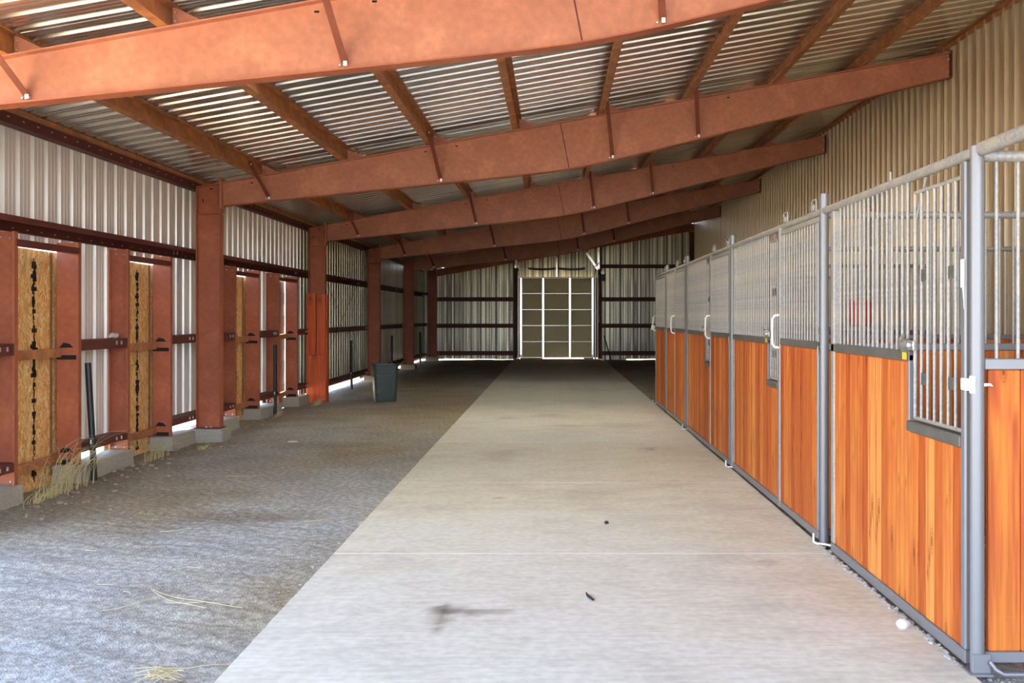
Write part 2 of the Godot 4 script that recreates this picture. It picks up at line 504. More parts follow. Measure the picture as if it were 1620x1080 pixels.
func floors() -> void:
	# aisle slab: panels between the saw-cut joints, stains in the vertex colour
	var fl := base("floor")
	tag(fl, "grey broom-finished concrete aisle slab with saw-cut joints", "", "", "structure")
	var n1 := noise(61, 0.35, 4)
	var n2 := noise(62, 1.6, 4)
	var n3 := noise(63, 0.16, 3)
	var cuts := [-2.2, 0.95, 4.11, 7.267, 10.38, 13.70, 16.9, 20.1, 23.3, 26.5, 29.7, 32.9, 36.1, 39.3, 41.15]
	var spots := [[-0.595, 5.70, 0.07, 0.34, 0.5], [-0.57, 5.86, 0.19, 0.12, 0.48], [-0.42, 5.84, 0.26, 0.10, 0.4], [-0.51, 9.5, 0.05, 0.1, 0.2], [1.15, 13.0, 0.1, 0.25, 0.35], [1.0, 15.9, 0.5, 0.5, 0.16], [0.2, 15.8, 0.35, 0.3, 0.22], [-0.9, 9.0, 0.35, 0.35, 0.14], [1.15, 10.3, 0.4, 0.35, 0.15], [-0.6, 12.3, 0.25, 0.9, 0.14], [0.3, 9.7, 0.3, 0.5, 0.12], [1.4, 7.0, 0.2, 0.12, 0.22], [-0.1, 17.4, 0.4, 0.5, 0.2], [-0.7, 17.0, 0.3, 0.25, 0.22]]
	var edge_l := -1.487
	var edge_r := 1.875
	for k in cuts.size() - 1:
		var d0: float = cuts[k] + 0.011
		var d1: float = cuts[k + 1] - 0.011
		var step := 0.05 if d1 < 11.0 else 0.1
		var nx := int(ceil((edge_r - edge_l) / step))
		var nz := int(ceil((d1 - d0) / step))
		var b := MB.new()
		b.colored = true
		var P := []
		var C := []
		for j in nz + 1:
			var rp := PackedVector3Array()
			var rc := PackedColorArray()
			for i in nx + 1:
				var x := lerpf(edge_l, edge_r, float(i) / nx)
				var d := lerpf(d0, d1, float(j) / nz)
				var e := 0.0
				if i == 0 or i == nx: e = 0.005 * n2.get_noise_2d(d * 2.0, 9.0)
				rp.push_back(Vector3(x + e, 0.0, -d))
				var l := 1.0 + 0.16 * n1.get_noise_2d(x, d) + 0.14 * n2.get_noise_2d(x, d * 1.6)
				var w := clampf(0.5 + 0.9 * n3.get_noise_2d(x + 40.0, d), 0.0, 1.0)
				var cc := Color(l, l, l) * Color(1, 1, 1).lerp(Color(1.0, 0.95, 0.86), w)
				for s in spots:
					var q := sqrt(pow((x - s[0]) / s[2], 2) + pow((d - s[1]) / s[3], 2)) + 0.5 * n2.get_noise_2d(x * 3.0, d * 3.0)
					if q < 1.0: cc = cc.lerp(cc * Color(0.38, 0.33, 0.30), minf(s[4] * 1.5, 0.95) * smoothstep(1.0, 0.3, q))
				# a pale ring and the rust mark inside it
				var rr := sqrt(pow((x + 0.455) / 0.22, 2) + pow((d - 9.5) / 0.3, 2))
				if rr < 1.0: cc = cc.lerp(Color(1.08, 1.06, 1.0), 0.5 * (1.0 - rr * rr))
				if rr < 0.22: cc = cc.lerp(Color(0.75, 0.45, 0.12), 0.5)
				rc.push_back(cc)
			P.append(rp)
			C.append(rc)
		for j in nz:
			for i in nx:
				var q := [P[j][i], P[j][i + 1], P[j + 1][i + 1], P[j + 1][i]]
				var qc := [C[j][i], C[j][i + 1], C[j + 1][i + 1], C[j + 1][i]]
				for o in [[0, 1, 2], [0, 2, 3]]:
					b.v.push_back(q[o[0]]); b.v.push_back(q[o[2]]); b.v.push_back(q[o[1]])
					b.c.push_back(qc[o[0]]); b.c.push_back(qc[o[2]]); b.c.push_back(qc[o[1]])
					for z in 3: b.n.push_back(Vector3.UP)
		var dn := Vector3(0, -0.12, 0)
		b.col = Color(0.95, 0.93, 0.88)
		for j in nz:
			b.quad(P[j][0], P[j + 1][0], P[j + 1][0] + dn, P[j][0] + dn)
			b.quad(P[j + 1][nx], P[j][nx], P[j][nx] + dn, P[j + 1][nx] + dn)
		for i in nx:
			b.quad(P[0][i], P[0][i] + dn, P[0][i + 1] + dn, P[0][i + 1])
			b.quad(P[nz][i + 1], P[nz][i + 1] + dn, P[nz][i] + dn, P[nz][i])
		put("concrete_slab", b, M.concrete, fl)
		if k > 0:
			bx("joint", Vector3(edge_l + 0.01, -0.05, -cuts[k] - 0.0109), Vector3(edge_r - 0.01, -0.0015, -cuts[k] + 0.0109), M.joint, fl, 0.0)
	# dirt on both sides
	dirt_bed("ground_left", -5.12, edge_l + 0.03, -2.2, 41.25, "compacted grey dirt floor left of the concrete aisle")
	dirt_bed("ground_right", edge_r - 0.03, 5.42, -2.2, 41.25, "dirt floor of the stalls right of the concrete aisle")
	# the yard around the barn
	var yb := MB.new()
	var hole := [-5.05, 5.45, -1.2, 41.25]
	for r in [[-90.0, -5.05, -80.0, 130.0], [5.45, 90.0, -80.0, 130.0], [-5.05, 5.45, -80.0, -2.2], [-5.05, 5.45, 41.25, 130.0]]:
		yb.box(Vector3(r[0], -0.5, -r[3]), Vector3(r[1], -0.07, -r[2]), 0.0)
	var y := put("terrain", yb, M.outside)
	tag(y, "sunlit bare pale yard outside around the barn", "", "", "structure")

func ground_y(x: float, d: float, na: FastNoiseLite, nb: FastNoiseLite, nr: FastNoiseLite) -> float:
	var y := -0.04 + 0.018 * na.get_noise_2d(x, d) + 0.006 * nb.get_noise_2d(x, d)
	# wind and tyre ripples that run across, strongest near the open end
	var u := d * 0.9 + x * 0.32
	var rip := 0.6 - 2.4 * absf(nr.get_noise_2d(x * 0.45 + d * 0.15, u * 2.6))
	y += 0.016 * rip * clampf(1.25 - d / 13.0, 0.12, 1.0)
	if x < 0.0: y -= 0.03 * smoothstep(-3.6, -4.8, x)
	# a shallow pothole left of the slab
	var q := pow((x + 2.55) / 0.75, 2) + pow((d - 8.95) / 0.28, 2)
	y -= 0.035 * exp(-q * 1.6)
	return y

func dirt_bed(called: String, x0: float, x1: float, d0: float, d1: float, label: String) -> void:
	var na := noise(71, 0.5, 3)
	var nb := noise(72, 3.0, 3)
	var nr := noise(73, 1.0, 3)
	var nc := noise(74, 0.22, 4)
	var nd := noise(75, 1.1, 4)
	var ds := PackedFloat32Array()
	var d := d0
	while d < d1:
		ds.push_back(d)
		d += 0.035 if (d > 3.6 and d < 9.0 and x0 < 0.0) else (0.07 if d < 18.0 and d > 3.0 else 0.2)
	ds.push_back(d1)
	var step := 0.045 if x0 < 0.0 else 0.12
	var nx := int(ceil((x1 - x0) / step))
	var v := PackedVector3Array()
	var c := PackedColorArray()
	for j in ds.size():
		for i in nx + 1:
			var x := lerpf(x0, x1, float(i) / nx)
			var dd := ds[j]
			var y := ground_y(x, dd, na, nb, nr)
			var ed := minf(absf(x - 1.9), absf(x + 1.487))
			if x < 0.0 and x > -1.56: y = minf(y, -0.028)
			v.push_back(Vector3(x, y, -dd))
			var w := clampf(0.45 + 1.1 * nc.get_noise_2d(x * 1.3, dd * 0.9) + 0.022 * (dd - 14.0), 0.0, 1.0)
			var l := 1.0 + 0.22 * nd.get_noise_2d(x, dd)
			var cc := Color(0.90, 0.92, 0.96).lerp(Color(0.78, 0.66, 0.46), w) * l
			var q := pow((x + 2.55) / 0.8, 2) + pow((dd - 8.9) / 0.35, 2) + 0.6 * nd.get_noise_2d(x * 2.0, dd * 2.0)
			if q < 1.0: cc = cc.lerp(Color(0.50, 0.36, 0.24), 0.55 * (1.0 - q))
			if x < 0.0: cc = cc.lerp(Color(0.55, 0.44, 0.28), 0.55 * smoothstep(-3.9, -4.7, x + 0.3 * nd.get_noise_2d(dd, x)))
			c.push_back(cc)
	var ix := PackedInt32Array()
	var w := nx + 1
	for j in ds.size() - 1:
		for i in nx:
			var a := j * w + i
			ix.append_array([a, a + w, a + 1, a + 1, a + w, a + w + 1])
	var nn := PackedVector3Array()
	nn.resize(v.size())
	for j in ds.size():
		for i in w:
			var l := v[j * w + maxi(i - 1, 0)]; var r := v[j * w + mini(i + 1, nx)]
			var f := v[maxi(j - 1, 0) * w + i]; var bk := v[mini(j + 1, ds.size() - 1) * w + i]
			nn[j * w + i] = (r - l).cross(bk - f).normalized()
	var a := []
	a.resize(Mesh.ARRAY_MAX)
	a[Mesh.ARRAY_VERTEX] = v
	a[Mesh.ARRAY_NORMAL] = nn
	a[Mesh.ARRAY_COLOR] = c
	a[Mesh.ARRAY_INDEX] = ix
	var am := ArrayMesh.new()
	am.add_surface_from_arrays(Mesh.PRIMITIVE_TRIANGLES, a)
	tag(obj(called, am, M.dirt), label, "", "", "structure")

# ---------------------------------------------------------------- the red steel frame
func bolt(b: MB, at: Vector3, along: Vector3, r := 0.013) -> void:
	b.tube([at - along * 0.006, at + along * 0.008, at + along * 0.012], [r, r, r * 0.6], 6)

func column(k: int) -> void:
	var d: float = FRAMES[k]
	var o := base("steel_column", Vector3(-4.618, 0.105, -d))
	tag(o, "red primed steel I-section column, %s along the left wall, carrying the %s rafter" % [ORD[k], ORD[k]], "column", "steel columns along the left wall")
	var y0 := 0.012
	var yl := beam_top(-4.778) - 0.105
	var yr := beam_top(-4.458) - 0.105
	var b := MB.new()
	b.prism(PackedVector2Array([Vector2(-0.15, y0), Vector2(0.15, y0), Vector2(0.15, yr - 0.01), Vector2(-0.15, yl)]), -0.005, 0.005)
	put("web", b, M.primer, o)
	bx("flange", Vector3(-0.16, y0, -0.085), Vector3(-0.148, yl, 0.085), M.primer, o, 0.002)
	bx("flange", Vector3(0.148, y0, -0.085), Vector3(0.16, yr - 0.42, 0.085), M.primer, o, 0.002)
	bx("end_plate", Vector3(0.148, yr - 0.40, -0.09), Vector3(0.166, yr + 0.06, 0.09), M.primer, o, 0.002)
	bx("stiffener", Vector3(-0.15, yr - 0.42, -0.08), Vector3(0.15, yr - 0.405, 0.08), M.primer, o, 0.002)
	bx("base_plate", Vector3(-0.18, 0.0, -0.1), Vector3(0.18, 0.014, 0.1), M.primer_dark, o, 0.002)
	b = MB.new()
	var s := ROOF_S
	b.prism(PackedVector2Array([Vector2(-0.16, yl), Vector2(0.15, yl + 0.31 * s), Vector2(0.15, yl + 0.31 * s - 0.012), Vector2(-0.16, yl - 0.012)]), -0.085, 0.085)
	put("cap_plate", b, M.primer, o)
	b = MB.new()                                         # slots and bolts at the knee
	b.box(Vector3(0.0, yr - 0.085, 0.004), Vector3(0.045, yr - 0.07, 0.0065))
	b.box(Vector3(-0.095, yr - 0.26, 0.004), Vector3(-0.08, yr - 0.21, 0.0065))
	tag(put("slot", b, M.hole, o), "", "", "", "stuff")
	b = MB.new()
	for y in [yr + 0.035, yr - 0.06, yr - 0.33]:
		for z in [-0.045, 0.045]:
			bolt(b, Vector3(0.148, y, z), Vector3(-1, 0, 0))
	for q in [Vector2(-0.03, 0.05), Vector2(0.03, 0.05)]: bolt(b, Vector3(q.x, 0.014, q.y), Vector3.UP, 0.014)
	tag(put("bolts", b, M.bolt, o), "bright bolts at the knee plate", "", "", "stuff")
	# pier
	var p := base("concrete_pier", Vector3(-4.62, -0.3, -d))
	tag(p, "grey concrete pier under the %s red steel column" % ORD[k], "pier", "concrete piers under the columns")
	b = MB.new()
	if k == 2: b.box(Vector3(-0.17, 0, -0.088), Vector3(0.165, 0.4045, 0.088), 0.02)     # inside the cladding
	else: b.box(Vector3(-0.24, 0, -0.2), Vector3(0.235, 0.4045, 0.2), 0.02)
	put("block", b, M.curb if k < 3 else M.clod_shaded_pier, p)  # far piers: shade put into a darker colour, against light leaking in

func bottom_line(x: float) -> float:
	var l := 3.537 + 0.103 * x
	var r := 3.494 + 0.2466 * x
	var k := 0.035
	return k * log(exp(l / k) + exp(r / k))      # two straight runs eased into one another

func rafter(k: int) -> void:
	var d: float = FRAMES[k]
	var o := base("rafter_beam", Vector3(0, 0, -d))
	var colour := "salmon" if k < 3 else "dark"
	tag(o, "tapered %s red steel rafter, %s of six across the roof" % [colour, ORD[k]], "beam", "tapered steel rafters")
	var x0 := -4.44
	var x1 := 5.32
	var xs := []
	var n := 60
	for i in n + 1: xs.append(lerpf(x0, x1, float(i) / n))
	var deep := 1.0 if k < 5 else 0.38                     # the rafter of the end wall is shallow
	var low := func(x: float) -> float: return bottom_line(x) if k < 5 else beam_top(x) - 0.26
	var web := MB.new()
	var bot := MB.new()
	var top := MB.new()
	for i in n:
		var a: float = xs[i]; var b: float = xs[i + 1]
		var ya: float = low.call(a) + 0.012; var yb: float = low.call(b) + 0.012
		var ta := beam_top(a) - 0.01; var tb := beam_top(b) - 0.01
		web.quad(Vector3(a, ya, 0.005), Vector3(b, yb, 0.005), Vector3(b, tb, 0.005), Vector3(a, ta, 0.005))
		web.quad(Vector3(b, yb, -0.005), Vector3(a, ya, -0.005), Vector3(a, ta, -0.005), Vector3(b, tb, -0.005))
		for q in [[bot, ya - 0.012, yb - 0.012], [top, ta, tb]]:
			var m: MB = q[0]
			var l := Vector3(0, 0.012, 0)
			var A := Vector3(a, q[1], 0.08); var B := Vector3(b, q[2], 0.08)
			var A2 := Vector3(a, q[1], -0.08); var B2 := Vector3(b, q[2], -0.08)
			m.quad(A, B, B + l, A + l)
			m.quad(B2, A2, A2 + l, B2 + l)
			m.quad(A2, B2, B, A)
			m.quad(A + l, B + l, B2 + l, A2 + l)
	put("web", web, M.primer_beam_lit, o)
	put("bottom_flange", bot, M.primer, o)
	put("top_flange", top, M.primer_beam_lit, o)
	bx("end_plate", Vector3(x0 - 0.012, low.call(x0) - 0.03, -0.09), Vector3(x0 + 0.006, beam_top(x0) + 0.06, 0.09), M.primer_beam_lit, o, 0.002)
	bx("end_plate", Vector3(x1 - 0.004, low.call(x1) - 0.01, -0.09), Vector3(x1 + 0.012, beam_top(x1) + 0.02, 0.09), M.primer_dark, o, 0.002)
	if k < 5:                                               # the splice: two plates bolted face to face
		var b := MB.new()
		b.prism(PackedVector2Array([Vector2(0.088, beam_top(0.088) - 0.012), Vector2(0.100, beam_top(0.1) - 0.012), Vector2(0.218, bottom_line(0.218) + 0.012), Vector2(0.206, bottom_line(0.206) + 0.012)]), -0.03, 0.0075)
		put("splice_plate", b, M.primer_dark, o)
	# clips that hold the purlins, on top of the rafter
	for i in 8:
		var x := -3.93 + 1.152 * i
		var y := beam_top(x) + 0.002
		var b := MB.new()
		var t := 0.16
		b.prism(PackedVector2Array([Vector2(x + 0.01, y), Vector2(x + 0.25, y + 0.044), Vector2(x + 0.03, y + t - 0.01), Vector2(x + 0.01, y + t - 0.01)]), -0.004, 0.004)
		put("clip", b, M.primer_beam_lit, o)
	# braces from the purlins down to the bottom flange
	if k < 5:
		for i in [0, 2, 4, 5]:
			var x: float = -3.93 + 1.152 * i
			var br := MB.new()
			var p := Vector3(x + 0.014, beam_top(x) + 0.085, 0.56)
			var q := Vector3(x + 0.115, bottom_line(x + 0.115) + 0.055, 0.03)
			var dir := (q - p).normalized()
			var sx := Vector3(1, 0, 0)
			var up := sx.cross(dir).normalized()
			var t := Transform3D(Basis(sx, up, -dir), p)
			br.prism(PackedVector2Array([Vector2(-0.026, 0), Vector2(0.026, 0), Vector2(0.026, 0.005), Vector2(-0.020, 0.005), Vector2(-0.020, 0.05), Vector2(-0.026, 0.05)]), -(q - p).length(), 0.0, t)
			var brace := put("brace", br, M.primer_brace_shaded, o)
			var g := MB.new()
			g.box(Vector3(x + 0.103, bottom_line(x + 0.11) + 0.03, 0.012), Vector3(x + 0.135, bottom_line(x + 0.11) + 0.074, 0.045), 0.004)
			bolt(g, Vector3(x + 0.075, bottom_line(x + 0.1) + 0.045, 0.008), Vector3(0, 0, 1), 0.012)
			bolt(g, p + Vector3(0.004, -0.005, 0), Vector3(1, 0, 0), 0.012)
			tag(put("brace_end", g, M.bolt, brace), "bare bright bolted end")
	# slots punched in the web
	var sl := MB.new()
	for x in [-1.72, -1.30, 2.35, -4.05]:
		sl.box(Vector3(x - 0.018, beam_top(x) - 0.075, 0.004), Vector3(x + 0.018, beam_top(x) - 0.06, 0.0066))
	tag(put("slot", sl, M.hole, o), "", "", "", "stuff")
	var bl := MB.new()
	for i in 8:
		var x := -3.93 + 1.152 * i
		for yy in [0.05, 0.115]: bolt(bl, Vector3(x + 0.035, beam_top(x) + yy, 0.006), Vector3(0, 0, 1), 0.011)
	for yy in [0.06, 0.24]: bolt(bl, Vector3(x1 - 0.03, bottom_line(x1) + yy, 0.06), Vector3(-1, 0, 0))
	tag(put("bolts", bl, M.bolt, o), "", "", "", "stuff")

func purlins() -> void:
	var ends := [OPEN_D + 0.1, 7.815, 14.44, 21.07, 27.70, 34.33, 41.1]
	var ordn := ["first", "second", "third", "fourth", "fifth", "sixth", "seventh", "last"]
	var bay := ["in front of the nearest rafter", "between nearest and second rafter", "between second and third rafter", "between third and fourth rafter", "between fourth and fifth rafter", "behind the fifth rafter"]
	var h := 0.156
	var prof := PackedVector2Array([Vector2(-0.075, 0.02), Vector2(-0.078, 0.02), Vector2(-0.075, 0.0), Vector2(0.003, 0.0), Vector2(0.003, h - 0.003), Vector2(0.066, h - 0.003), Vector2(0.068, h - 0.02), Vector2(0.071, h - 0.02), Vector2(0.069, h), Vector2(0.0, h), Vector2(0.0, 0.003), Vector2(-0.072, 0.003)])
	for k in 6:
		for i in 8:
			var x := -3.93 + 1.152 * i
			var o := base("purlin", Vector3(x, beam_top(x) + 0.003, -ends[k]))
			var b := MB.new()
			var t := Transform3D(Basis(Vector3(1, ROOF_S * 0.98, 0).normalized(), Vector3(-ROOF_S * 0.98, 1, 0).normalized(), Vector3(0, 0, 1)), Vector3.ZERO)
			b.prism(prof, -(ends[k + 1] - ends[k]) + 0.002, 0.0, t)
			put("web", b, M.primer_rust, o)
			tag(o, "rusty red roof purlin, %s from the left wall, %s" % [ordn[i], bay[k]], "purlin", "roof purlins")
		# the eave strut along the top of the left wall
		var e := base("eave_strut", Vector3(-4.88, 3.335, -ends[k]))
		var b2 := MB.new()
		b2.prism(PackedVector2Array([Vector2(-0.115, 0), Vector2(0, 0), Vector2(0, 0.138), Vector2(-0.115, 0.118), Vector2(-0.115, 0.114), Vector2(-0.004, 0.132), Vector2(-0.004, 0.004), Vector2(-0.115, 0.004)]), -(ends[k + 1] - ends[k]) + 0.002, 0.0)
		put("channel", b2, M.primer_dark, e)
		var lp := MB.new()
		lp.prism(PackedVector2Array([Vector2(0, 0.10), Vector2(0.03, 0.108), Vector2(0.03, 0.147), Vector2(0.0, 0.141)]), -(ends[k + 1] - ends[k]) + 0.002, 0.0)
		put("lip", lp, M.primer_rust, e)
		if k < 4:
			var sc := MB.new()
			for s in 23:
				if -0.1 - 0.28 * s > -(ends[k + 1] - ends[k]):
					sc.box(Vector3(-0.002, 0.055, -0.14 - 0.28 * s), Vector3(0.003, 0.063, -0.105 - 0.28 * s))
			tag(put("screws", sc, M.bolt, e), "", "", "", "stuff")
		tag(e, "dark red eave strut atop the left wall, %s" % bay[k], "eave strut", "eave struts")

# a left-wall girt: Z shape with a hanging lip, from depth d0 to d1
func girt(called: String, d0: float, d1: float, y0: float, y1: float, label: String, group: String, below: bool) -> void:
	var o := base(called, Vector3(WALL_L + 0.004, y0, -d0))
	var h := y1 - y0
	var w := GIRT_L - WALL_L - 0.006
	var b := MB.new()
	if below:    # seen from above: web towards the aisle, upper flange flat
		b.prism(PackedVector2Array([Vector2(0, h), Vector2(w, h), Vector2(w, 0), Vector2(w - 0.06, 0), Vector2(w - 0.06, 0.004), Vector2(w - 0.004, 0.004), Vector2(w - 0.004, h - 0.004), Vector2(0, h - 0.004)]), -(d1 - d0), 0.0)
	else:
		b.prism(PackedVector2Array([Vector2(0.0, 0), Vector2(0.04, 0), Vector2(0.04, 0.004), Vector2(0.004, 0.004), Vector2(0.004, h - 0.004), Vector2(w - 0.004, h - 0.004), Vector2(w - 0.004, h - 0.055), Vector2(w, h - 0.055), Vector2(w, h), Vector2(0, h)]), -(d1 - d0), 0.0)
	put("channel", b, M.primer_dark, o)
	var s := MB.new()
	var n := int((d1 - d0) / 0.28)
	if below: n = 0
	for i in n:
		var z := -0.12 - 0.28 * i
		var xx := w + 0.001 if below else 0.005
		var yy := h * (0.35 if below else 0.30)
		s.box(Vector3(xx - 0.002, yy, z - 0.03), Vector3(xx + 0.002, yy + 0.007, z))
	if n > 0: tag(put("screws", s, M.bolt, o), "", "", "", "stuff")
	if d1 - d0 > 0.5:
		var e := MB.new()
		for i in 4:
			bolt(e, Vector3(w if below else 0.006, h * (0.45 + 0.2 * (i % 2)), -(d1 - d0) + 0.18 + 0.13 * (i / 2)), Vector3(1, 0, 0), 0.012)
		tag(put("bolts", e, M.bolt, o), "", "", "", "stuff")
	tag(o, label, "girt", group)

func curb(d0: float, d1: float, label: String) -> void:
	var b := MB.new()
	var n := maxi(int((d1 - d0) / 0.15), 2)
	var nz := noise(81, 2.0, 3)
	for i in n:
		var a := lerpf(d0, d1, float(i) / n); var c := lerpf(d0, d1, float(i + 1) / n)
		var xa := GIRT_L + 0.03 + 0.012 * nz.get_noise_1d(a * 3.0); var xc := GIRT_L + 0.03 + 0.012 * nz.get_noise_1d(c * 3.0)
		var ya := 0.10 + 0.006 * nz.get_noise_1d(a * 5.0 + 20.0); var yc := 0.10 + 0.006 * nz.get_noise_1d(c * 5.0 + 20.0)
		b.quad(Vector3(xa + 0.03, -0.3, -a), Vector3(xc + 0.03, -0.3, -c), Vector3(xc, yc - 0.015, -c), Vector3(xa, ya - 0.015, -a))
		b.quad(Vector3(xa, ya - 0.015, -a), Vector3(xc, yc - 0.015, -c), Vector3(xc - 0.018, yc, -c), Vector3(xa - 0.018, ya, -a))
		b.quad(Vector3(xa - 0.018, ya, -a), Vector3(xc - 0.018, yc, -c), Vector3(-5.09, yc, -c), Vector3(-5.09, ya, -a))
		b.quad(Vector3(-5.09, ya, -a), Vector3(-5.09, yc, -c), Vector3(-5.09, -0.3, -c), Vector3(-5.09, -0.3, -a))
		for e in [[i == 0, xa, ya, a], [i == n - 1, xc, yc, c]]:
			if e[0]: b.quad(Vector3(-5.09, -0.3, -e[3]), Vector3(e[1] + 0.03, -0.3, -e[3]), Vector3(e[1], e[2], -e[3]), Vector3(-5.09, e[2], -e[3]))
	tag(put("concrete_curb", b, M.curb), label, "curb", "concrete curbs under the left wall")

# one boarded-up opening: two channel jambs, header, rusty rails
func opening(dn: float, df: float, place: String) -> void:
	var o := base("framed_opening", Vector3(WALL_L, 0, -dn))
	tag(o, "red steel channel frame of the boarded opening %s" % place, "door frame", "steel framed openings in the left wall")
	var W := GIRT_L - WALL_L
	var L := df - dn
	var near := PackedVector2Array([Vector2(0.0, 0.0), Vector2(W, 0.0), Vector2(W, 0.066), Vector2(W - 0.022, 0.066), Vector2(W - 0.022, 0.060), Vector2(W - 0.006, 0.060), Vector2(W - 0.006, 0.006), Vector2(0.006, 0.006), Vector2(0.006, 0.060), Vector2(0.022, 0.060), Vector2(0.022, 0.066), Vector2(0.0, 0.066)])
	var up := Transform3D(Basis(Vector3(1, 0, 0), Vector3(0, 0, 1), Vector3(0, -1, 0)), Vector3.ZERO)
	# outline (x, depth towards the camera) swept up: z of the frame runs down, so sweep from -top to -bottom
	var b := MB.new()
	b.prism(near, -2.36, -0.105, up)
	put("jamb", b, M.primer, o)
	b = MB.new()
	var far := PackedVector2Array()
	for p in near: far.push_back(Vector2(p.x, -p.y - L))
	b.prism(far, -2.345, -0.105, up)
	var fj := put("jamb", b, M.primer, o)
	# soot-black torch cuts where the rails meet the far jamb
	for y in [1.245, 0.19]:
		var s := MB.new()
		s.prism(PackedVector2Array([Vector2(0.03, y + 0.045), Vector2(0.17, y + 0.045), Vector2(0.13, y + 0.085), Vector2(0.07, y + 0.095)]), -L + 0.0005, -L + 0.004)
		s.box(Vector3(0.004, y - 0.075, -L + 0.0005), Vector3(W - 0.02, y - 0.03, -L + 0.006), 0.002)
		tag(put("scorch", s, M.tar, fj), "soot black torch-cut marks")
	bx("header", Vector3(W - 0.03, 2.235, -L - 0.03), Vector3(W + 0.004, 2.295, 0.03), M.primer_dark, o, 0.003)
	bx("header_plate", Vector3(0.10, 2.240, -L), Vector3(W - 0.032, 2.246, 0.0), M.primer_rust, o, 0.001)
	bx("rail", Vector3(0.012, 1.195, -L + 0.002), Vector3(0.05, 1.285, -0.002), M.primer_rust, o, 0.003)
	bx("rail", Vector3(0.012, 0.14, -L + 0.002), Vector3(0.05, 0.225, -0.002), M.primer_rust, o, 0.003)
	var bl := MB.new()
	for q in [[0.07, 2.31], [0.16, 2.30], [0.06, 0.13], [0.16, 0.13]]: bolt(bl, Vector3(q[0], q[1], 0.008), Vector3(0, 0, 1), 0.011)
	tag(put("bolts", bl, M.bolt, o), "", "", "", "stuff")

